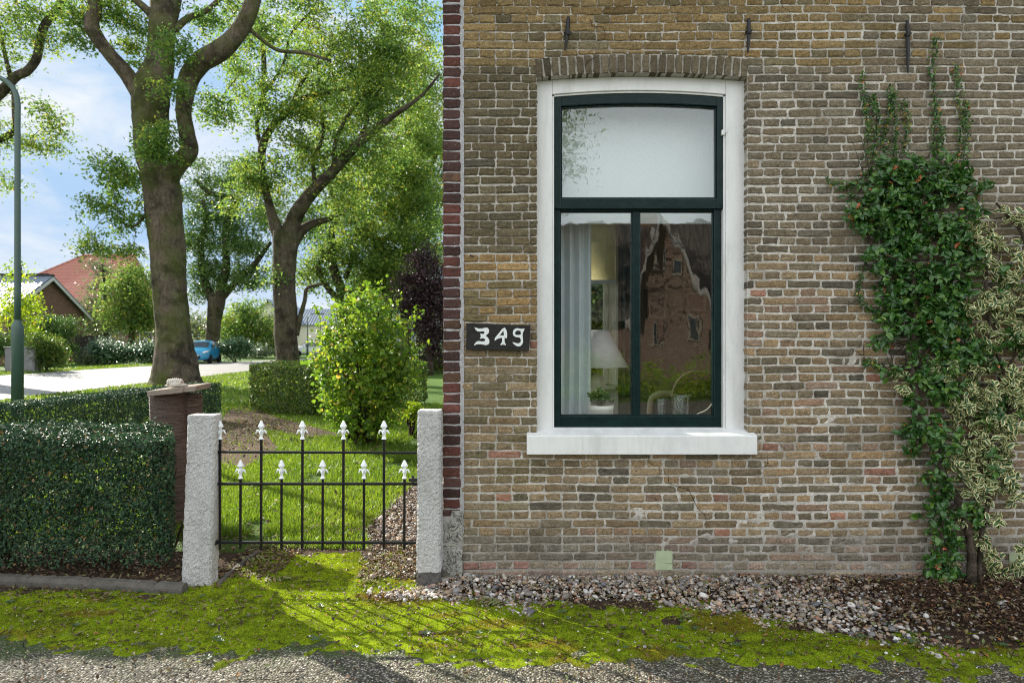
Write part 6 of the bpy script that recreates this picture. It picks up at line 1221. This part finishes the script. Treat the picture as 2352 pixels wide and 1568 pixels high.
# ------------------------------------------------------------------ cars
def car(loc, rot, paint, label, scale=1.0):
    e = empty('parked_car', (loc[0], loc[1], 0), label, 'car'); Rz = lambda v: np.column_stack([v[:, 0] * math.cos(rot) - v[:, 1] * math.sin(rot), v[:, 0] * math.sin(rot) + v[:, 1] * math.cos(rot), v[:, 2]]) * scale + (loc[0], loc[1], 0)
    def fin_(name, mb, mat, par=None, sm=False, bevel=0): mb.v = [Rz(v) for v in mb.v]; return part(name, mb, mat, par or e, sm, bevel)
    #      x     halfw  zlow  zbelt  ztop  roof halfw
    S = [(1.80, .50, .30, .60, .62, .45), (1.74, .68, .22, .68, .72, .60), (1.58, .78, .20, .76, .82, .66), (1.20, .82, .20, .84, .93, .70), (.92, .83, .20, .90, 1.00, .70), (.35, .83, .20, .93, 1.38, .60), (.05, .83, .20, .94, 1.47, .60), (-.60, .83, .20, .96, 1.49, .59), (-1.20, .82, .20, .98, 1.43, .57), (-1.55, .80, .24, 1.00, 1.28, .55), (-1.74, .74, .28, .98, 1.02, .60), (-1.80, .62, .34, .80, .84, .52)]
    V = []; m = 14
    for x, w, zl, zb, zt, wr in S:
        h_ = [(w * .80, zl), (w * .98, zl + .10), (w, (zl + zb) / 2), (w * .97, zb), ((w * .93 + wr) / 2, (zb + zt) / 2), (wr, zt - .03 * (zt - zb > .2)), (wr * .6, zt + .01)]
        V += [(x, -a, b) for a, b in h_] + [(x, a, b) for a, b in h_[::-1]]
    n_ = len(S); f = [(k * m + j, k * m + (j + 1) % m, (k + 1) * m + (j + 1) % m, (k + 1) * m + j) for k in range(n_ - 1) for j in range(m)] + [tuple(range(m))[::-1], tuple((n_ - 1) * m + j for j in range(m))]
    mb = MB(); mb.add(V, f); b = fin_('body', mb, M[paint], sm=True)
    md = b.modifiers.new('round', 'SUBSURF'); md.levels = md.render_levels = 1
    mb = MB(); mb.add([(.90, -.60, 1.01), (.90, .60, 1.01), (.37, .55, 1.38), (.37, -.55, 1.38)], [(0, 1, 2, 3)]); mb.v[0] = mb.v[0] + (.03, 0, .02); fin_('windscreen', mb, M['car_glass'])
    mb = MB(); mb.add([(-1.72, -.52, 1.04), (-1.72, .52, 1.04), (-1.52, .48, 1.30), (-1.52, -.48, 1.30)], [(0, 3, 2, 1)]); mb.v[0] = mb.v[0] + (-.04, 0, .02); fin_('rear_window', mb, M['car_glass'])
    for s_ in (-1, 1):
        for (xa, xb, xc, xd, nm) in ((.72, -.28, -.28, .22, 'side_window'), (-.34, -1.30, -1.18, -.34, 'side_window')):
            mb = MB(); mb.add([(xa, s_ * .845, .99), (xb, s_ * .845, 1.01), (xc, s_ * .690, 1.36), (xd, s_ * .690, 1.36)], [(0, 1, 2, 3)]); fin_(nm, mb, M['car_glass'])
        mb = MB(); lathe(mb, [(0, -.05), (.05, -.05), (.08, 0), (.05, .05), (0, .05)], (.55, s_ * .98, 1.02), 10, axis='y'); fin_('wing_mirror', mb, M[paint], sm=True)
        mb = MB(); tube(mb, [(1.74, s_ * .48, .70), (1.60, s_ * .66, .76), (1.35, s_ * .76, .82)], [.05, .075, .02], 8, 4); fin_('headlight', mb, M['lens'], sm=True)
        mb = MB(); mb.box(-1.80, -1.70, s_ * .66 - .06, s_ * .66 + .06, .72, .98); fin_('tail_light', mb, simple('tail_red', (.4, .02, .02), .2, .6) if 'tail_red' not in M else M['tail_red'], bevel=.01)
        for xw in (1.12, -1.20):
            mb = MB(); lathe(mb, [(.16, -.09), (.27, -.10), (.30, -.07), (.30, .07), (.27, .10), (.16, .09)], (xw, s_ * .76, .30), 24, axis='y'); w_ = fin_('wheel', mb, M['tyre'], sm=True)
            mb = MB(); lathe(mb, [(0, -.098), (.04, -.098), (.05, -.07), (.15, -.085), (.17, -.09), (.17, .09), (.15, .085), (.05, .07), (.04, .098), (0, .098)], (xw, s_ * .76, .30), 10, axis='y'); fin_('rim', mb, M['rim'], w_)
    mb = MB(); mb.box(1.70, 1.82, -.34, .34, .34, .50); fin_('grille', mb, M['iron_black'], bevel=.02); mb = MB(); mb.box(1.80, 1.835, -.25, .25, .50, .58); fin_('number_plate', mb, M['board_white'])
    return e
cp = P(463, 0, 45.5); car((cp[0] - .15, 45.9), R(-80), 'car_blue', 'small bright blue hatchback parked on the far roadside', 1.02)
cp = P(712, 0, 66); car((cp[0], 66), R(200), 'car_white', 'white car far off mostly hidden by the yellow green shrub', 1.0)

# ------------------------------------------------------------------ houses across the road and other garden things
def gable_house(name, label, x_end, yf_, yb_, xfar, z_e, z_r, wallm, roofm, over=.35):
    """gable faces +X at x_end; the ridge runs along X to xfar"""
    ym = (yf_ + yb_) / 2; e = empty(name, ((x_end + xfar) / 2, ym, 0), label, 'house'); mb = MB()
    for x0 in (x_end - .25, xfar): 
        m0 = MB(); prism(m0, [(yf_, -.1), (yb_, -.1), (yb_, z_e), (ym, z_r - .06), (yf_, z_e)], 0, .25); v = m0.v[0][:, [1, 0, 2]] + (x0, 0, 0); mb.add(v, [f for f in m0.f])
    mb.box(xfar + .251, x_end - .251, yf_, yf_ + .25, -.1, z_e); mb.box(xfar + .251, x_end - .251, yb_ - .25, yb_, -.1, z_e); wl = part('wall', mb, M[wallm], e)
    mb = MB(); sl_ = (z_r - z_e) / (ym - yf_); o = .5
    for s_ in (-1, 1):
        ye = ym + s_ * (ym - yf_ + o); ze = z_e - sl_ * o; nn = unit(np.array([0, s_ * sl_, 1.])) * .12
        v = [(x, y, z) for x in (xfar - over, x_end + over) for (y, z) in ((ym, z_r), (ye, ze), (ye + nn[1], ze + nn[2]), (ym, z_r + .14))]; mb.add(v, np.array([(0, 1, 2, 3), (7, 6, 5, 4), (0, 4, 5, 1), (1, 5, 6, 2), (2, 6, 7, 3), (3, 7, 4, 0)]))
    rf = part('roof', mb, M[roofm], e); mb = MB()
    for s_ in (-1, 1):
        ye = ym + s_ * (ym - yf_ + o); ze = z_e - sl_ * o; x_ = x_end + over - .02; v = [(x, y, z) for x in (x_, x_ + .04) for (y, z) in ((ym, z_r - .22), (ye, ze - .22), (ye, ze + .01), (ym, z_r + .02))]; mb.add(v, np.array([(0, 1, 2, 3), (7, 6, 5, 4), (0, 4, 5, 1), (1, 5, 6, 2), (2, 6, 7, 3), (3, 7, 4, 0)]))
    part('bargeboard', mb, M['board_white'], e)
    return e, rf
gh_, rf_ = gable_house('bungalow', 'low brown brick bungalow with shiny blue grey tiled roof', -32.6, 44, 52, -48, 3.5, 5.95, 'wall_brown', 'roof_blue')
mb = MB(); x = -32.25; mb.box(-48.35, x, 47.86, 48.14, 6.02, 6.16)
for i in range(36): mb.box(-48.3 + i * .44, -48.0 + i * .44, 47.88, 48.12, 6.161, 6.22)
part('ridge_tiles', mb, M['iron_black'], rf_)
for X0 in (-46, -42, -38.5): mb = MB(); mb.box(X0, X0 + 1.4, 43.93, 43.995, 1.0, 2.3); w_ = part('window', mb, M['board_white'], gh_); mb = MB(); mb.box(X0 + .08, X0 + 1.32, 43.90, 43.929, 1.08, 2.22); part('pane', mb, M['car_glass'], w_)
# farmhouse with hipped red roof
fh = empty('farmhouse', (-42, 80, 0), 'old farmhouse with a huge hipped red tiled roof', 'house'); rz = 10.97; mb = MB(); rl0, rl1 = P(190, 0, 76)[0], P(312, 0, 76)[0]
v = [(rl0 - 9.5, 65.5, 2.9), (rl1 + .2, 65.5, 2.9), (rl1 + .2, 84, 2.9), (rl0 - 9.5, 84, 2.9), (rl0, 76, rz), (rl1, 76, rz)]; mb.add(v, [(0, 1, 5, 4), (1, 2, 5), (2, 3, 4, 5), (3, 0, 4), (0, 3, 2, 1)]); part('roof', mb, M['roof_red'], fh)
mb = MB(); mb.box(rl0 - 9, rl1, 66, 83.5, -.1, 2.9); part('wall', mb, M['wall_brown'], fh)
mb = MB(); tube(mb, [(rl0, 76, rz + .05), (rl1, 76, rz + .05)], .14, 8, 1); tube(mb, [(rl0, 76, rz), (rl0 - 9.5, 65.5, 2.95)], .12, 8, 1); part('ridge', mb, M['roof_red'], fh)
for X0 in (-50, -46, -40, -36): mb = MB(); mb.box(X0, X0 + 1.3, 65.93, 65.995, 1.0, 2.4); w_ = part('window', mb, M['board_white'], fh); mb = MB(); mb.box(X0 + .1, X0 + 1.2, 65.90, 65.929, 1.1, 2.3); part('pane', mb, M['car_glass'], w_)
# a small cream gable between the trees
y_ = 78; c = P(617, 0, y_); tb_ = empty('villa', (c[0], y_, 0), 'pale gabled villa peeping between the trunks', 'house'); zr = P(0, 692, y_)[2]; mb = MB(); prism(mb, [(c[0] - 2.2, 0), (c[0] + 2.2, 0), (c[0] + 2.2, zr - 1.9), (c[0], zr - .1), (c[0] - 2.2, zr - 1.9)], y_, y_ + 9); mb.box(c[0] + 2.21, c[0] + 8, y_ + 2, y_ + 8, -.1, 3.4); part('wall', mb, M['cream_paint'], tb_)
mb = MB(); prism(mb, [(c[0] - 2.6, zr - 2.3), (c[0], zr), (c[0] + 2.6, zr - 2.3), (c[0] + 2.6, zr - 2.05), (c[0], zr + .25), (c[0] - 2.6, zr - 2.05)], y_ - .4, y_ + 9.3); mb.add([(c[0] + 2.3, y_ + 1.6, 3.4), (c[0] + 8.4, y_ + 1.6, 3.4), (c[0] + 7, y_ + 5, 5.4), (c[0] + 2.3, y_ + 5, 5.4), (c[0] + 2.3, y_ + 8.4, 3.4), (c[0] + 8.4, y_ + 8.4, 3.4)], [(0, 1, 2, 3), (3, 2, 5, 4), (1, 5, 2)]); part('roof', mb, M['roof_blue'], tb_)
mb = MB(); mb.box(c[0] - .5, c[0] + .5, y_ - .05, y_ - .002, zr - 3.1, zr - 1.7); part('window', mb, M['car_glass'], tb_)
# utility box, dark fence
bx_ = P(48, 0, 32.4); ub_ = empty('utility_box', (bx_[0], 32.5, 0), 'grey metal utility box behind the lamp post', 'utility box'); w_ = 34 / F * 32.4; zt_ = P(0, 799, 32.4)[2]; mb = MB(); mb.box(bx_[0] - w_, bx_[0] + w_, 32.3, 32.8, -.05, zt_); part('cabinet', mb, M['box_grey'], ub_, bevel=.02)
mb = MB(); mb.box(bx_[0] - w_ - .03, bx_[0] + w_ + .03, 32.26, 32.84, zt_ + .002, zt_ + .06); part('lid', mb, M['box_grey'], ub_, bevel=.01); mb = MB(); mb.box(bx_[0] + .05, bx_[0] + w_ - .05, 32.27, 32.298, .12, zt_ - .08); part('door', mb, M['box_grey'], ub_, bevel=.005)
f0 = P(172, 0, 45)[0]; f1 = P(226, 0, 45)[0]; fe = empty('garden_fence', ((f0 + f1) / 2, 45, 0), 'dark wooden garden fence right of the brown gable', 'fence'); mb = MB(); zt_ = P(0, 770, 45)[2]
for i in range(14): a = f0 + (f1 - f0) * i / 14; mb.box(a + .01, a + (f1 - f0) / 14 - .01, 45, 45.03, 0, zt_ - rng.uniform(0, .04))
part('boards', mb, M['fence_dark'], fe); mb = MB(); mb.box(f0, f1, 45.031, 45.08, .4, .5); mb.box(f0, f1, 45.031, 45.08, 1.3, 1.4); part('rail', mb, M['fence_dark'], fe)

# ------------------------------------------------------------------ behind the camera: the house, hedge and tree that the window panes mirror
MY = lambda y: 2 * (WY + .11) - y                    # apparent distance of something at y seen in the glass
yh = -15.0; ax = P(1612, 0, MY(yh))[0] - 0; 
nb = empty('neighbour_house', (6.0, -18, 0), 'brown roofed house with a steep red gable, mirrored in the window', 'house')
A1 = P(1516, 505, MY(yh)); zr = A1[2]; gxc = A1[0]; hw = (P(1645, 740, MY(yh))[0] - gxc); ze = P(0, 745, MY(yh))[2]
mb = MB(); prism(mb, [(gxc - hw * .45, -.1), (gxc + hw, -.1), (gxc + hw, ze), (gxc, zr), (gxc - hw * .45, ze)][::-1], yh - 6, yh); mb.box(gxc + hw + .01, gxc + 12, yh - 9, yh - 1.2, -.1, 2.3); mb.box(gxc - 8, gxc - hw * .45 - .01, yh - 9, yh - 1.2, -.1, 2.3); part('wall', mb, M['wall_orange'], nb)
mb = MB(); rr_ = P(0, 516, MY(yh - 5))[2]
mb.add([(gxc - 8.5, yh - .8, 2.2), (gxc + 12.5, yh - .8, 2.2), (gxc + 12.5, yh - 5, rr_ + .4), (gxc - 8.5, yh - 5, rr_ - .1), (gxc - 8.5, yh - 9.5, 2.2), (gxc + 12.5, yh - 9.5, 2.2)], [(0, 1, 2, 3), (3, 2, 5, 4), (1, 5, 2), (0, 3, 4), (0, 4, 5, 1)]); part('roof', mb, M['roof_brown'], nb)
mb = MB()
for s_ in (-1, 1):
    hw_ = hw if s_ > 0 else hw * .45
    p_ = [(gxc, zr + .05), (gxc + s_ * (hw_ + .15), ze - .25), (gxc + s_ * (hw_ + .15), ze + .08), (gxc, zr + .42)]; prism(mb, p_ if s_ > 0 else p_[::-1], yh + .003, yh + .25)
part('bargeboard', mb, M['lamp_ceramic'], nb)
for (a, b, c_, d__) in ((-.1, .15, 3.9, 4.6), (.4, .65, 3.7, 4.3), (.95, 1.4, 1.5, 2.4), (-.3, .1, 1.2, 2.2)): mb = MB(); mb.box(gxc + a, gxc + b, yh + .002, yh + .05, c_, d__); w_ = part('window', mb, M['slab_stone'], nb); mb = MB(); mb.box(gxc + a + .07, gxc + b - .07, yh + .051, yh + .06, c_ + .07, d__ - .07); part('pane', mb, M['car_glass'], w_)
mb = MB(); c0 = P(1490, 0, MY(yh - 5))[0]; mb.box(c0 - .35, c0 + .35, yh - 5.4, yh - 4.7, rr_ - .6, rr_ + .7); part('chimney', mb, M['wall_brown'], nb)
tree('street_tree', 'big tree across the street mirrored in the upper pane', -13.0, [[(CX, 0, 0, 0)]] and [[(CX, 784, 0, 1), (CX, 784, 0, 1)]], [(CX, 784, 1, 1, 1)], 'leaf_main') if False else None
te = empty('street_tree', (-1.4, -13, 0), 'big tree across the street, mirrored in the upper window pane', 'tree'); mb = MB(); tube(mb, [(-1.4, -13, -.1), (-1.3, -13, 2), (-1.1, -13, 4), (-.8, -13.2, 6.5), (-.4, -13, 9)], [.5, .36, .32, .24, .1], 14, 6, .05); sk_ = smoothpath([(-1.1, -13, 4), (-.8, -13.2, 6.5), (-.4, -13, 9)], 10)
cc_ = []
for (x, z, rx_, rz_, n_) in ((-1.4, 8.2, 3.0, 2.2, 90), (.6, 8.9, 1.7, 1.4, 34), (1.4, 7.6, 1.0, .9, 16), (.4, 6.6, 1.5, .9, 20), (-3, 6.4, 2, 1.4, 30)): v = unit(rng.normal(size=(n_, 3))) * rng.random((n_, 1)) ** .4; cc_.append(v * (rx_, 2.2, rz_) + (x, -13, z))
cc_ = np.concatenate(cc_); twigs(mb, sk_, cc_, .03, 200); part('trunk', mb, M['bark_dark'], te, True); mb = MB(); crown(mb, cc_, 50, .34, .15); part('crown', mb, M['leaf_main'], te)
hb = empty('hedge', (5, -9, 0), 'green hedge across the street mirrored low in the window', 'hedge'); mb = MB(); n_ = 260; x = rng.uniform(-1, 12, n_); cc_ = np.column_stack([x, -9.0 + rng.normal(0, .35, n_), rng.random(n_) * (1.0 + .35 * np.sin(x * 1.3))]); cc_[:, 2] += .1; crown(mb, cc_, 50, .22, .10); mb.v[0][:, 2] = np.maximum(mb.v[0][:, 2], .01); part('foliage', mb, M['leaf_lime'], hb)
# greenery right outside the far window of the room
shrub('back_garden_shrub', 'leafy green shrub outside the far window of the room', 14.0, [(1370, 700, 90, 90, 120), (1330, 640, 60, 60, 40), (1400, 800, 80, 60, 60), (1365, 860, 50, 40, 30)], 'leaf_beech', 60, .22, .10)
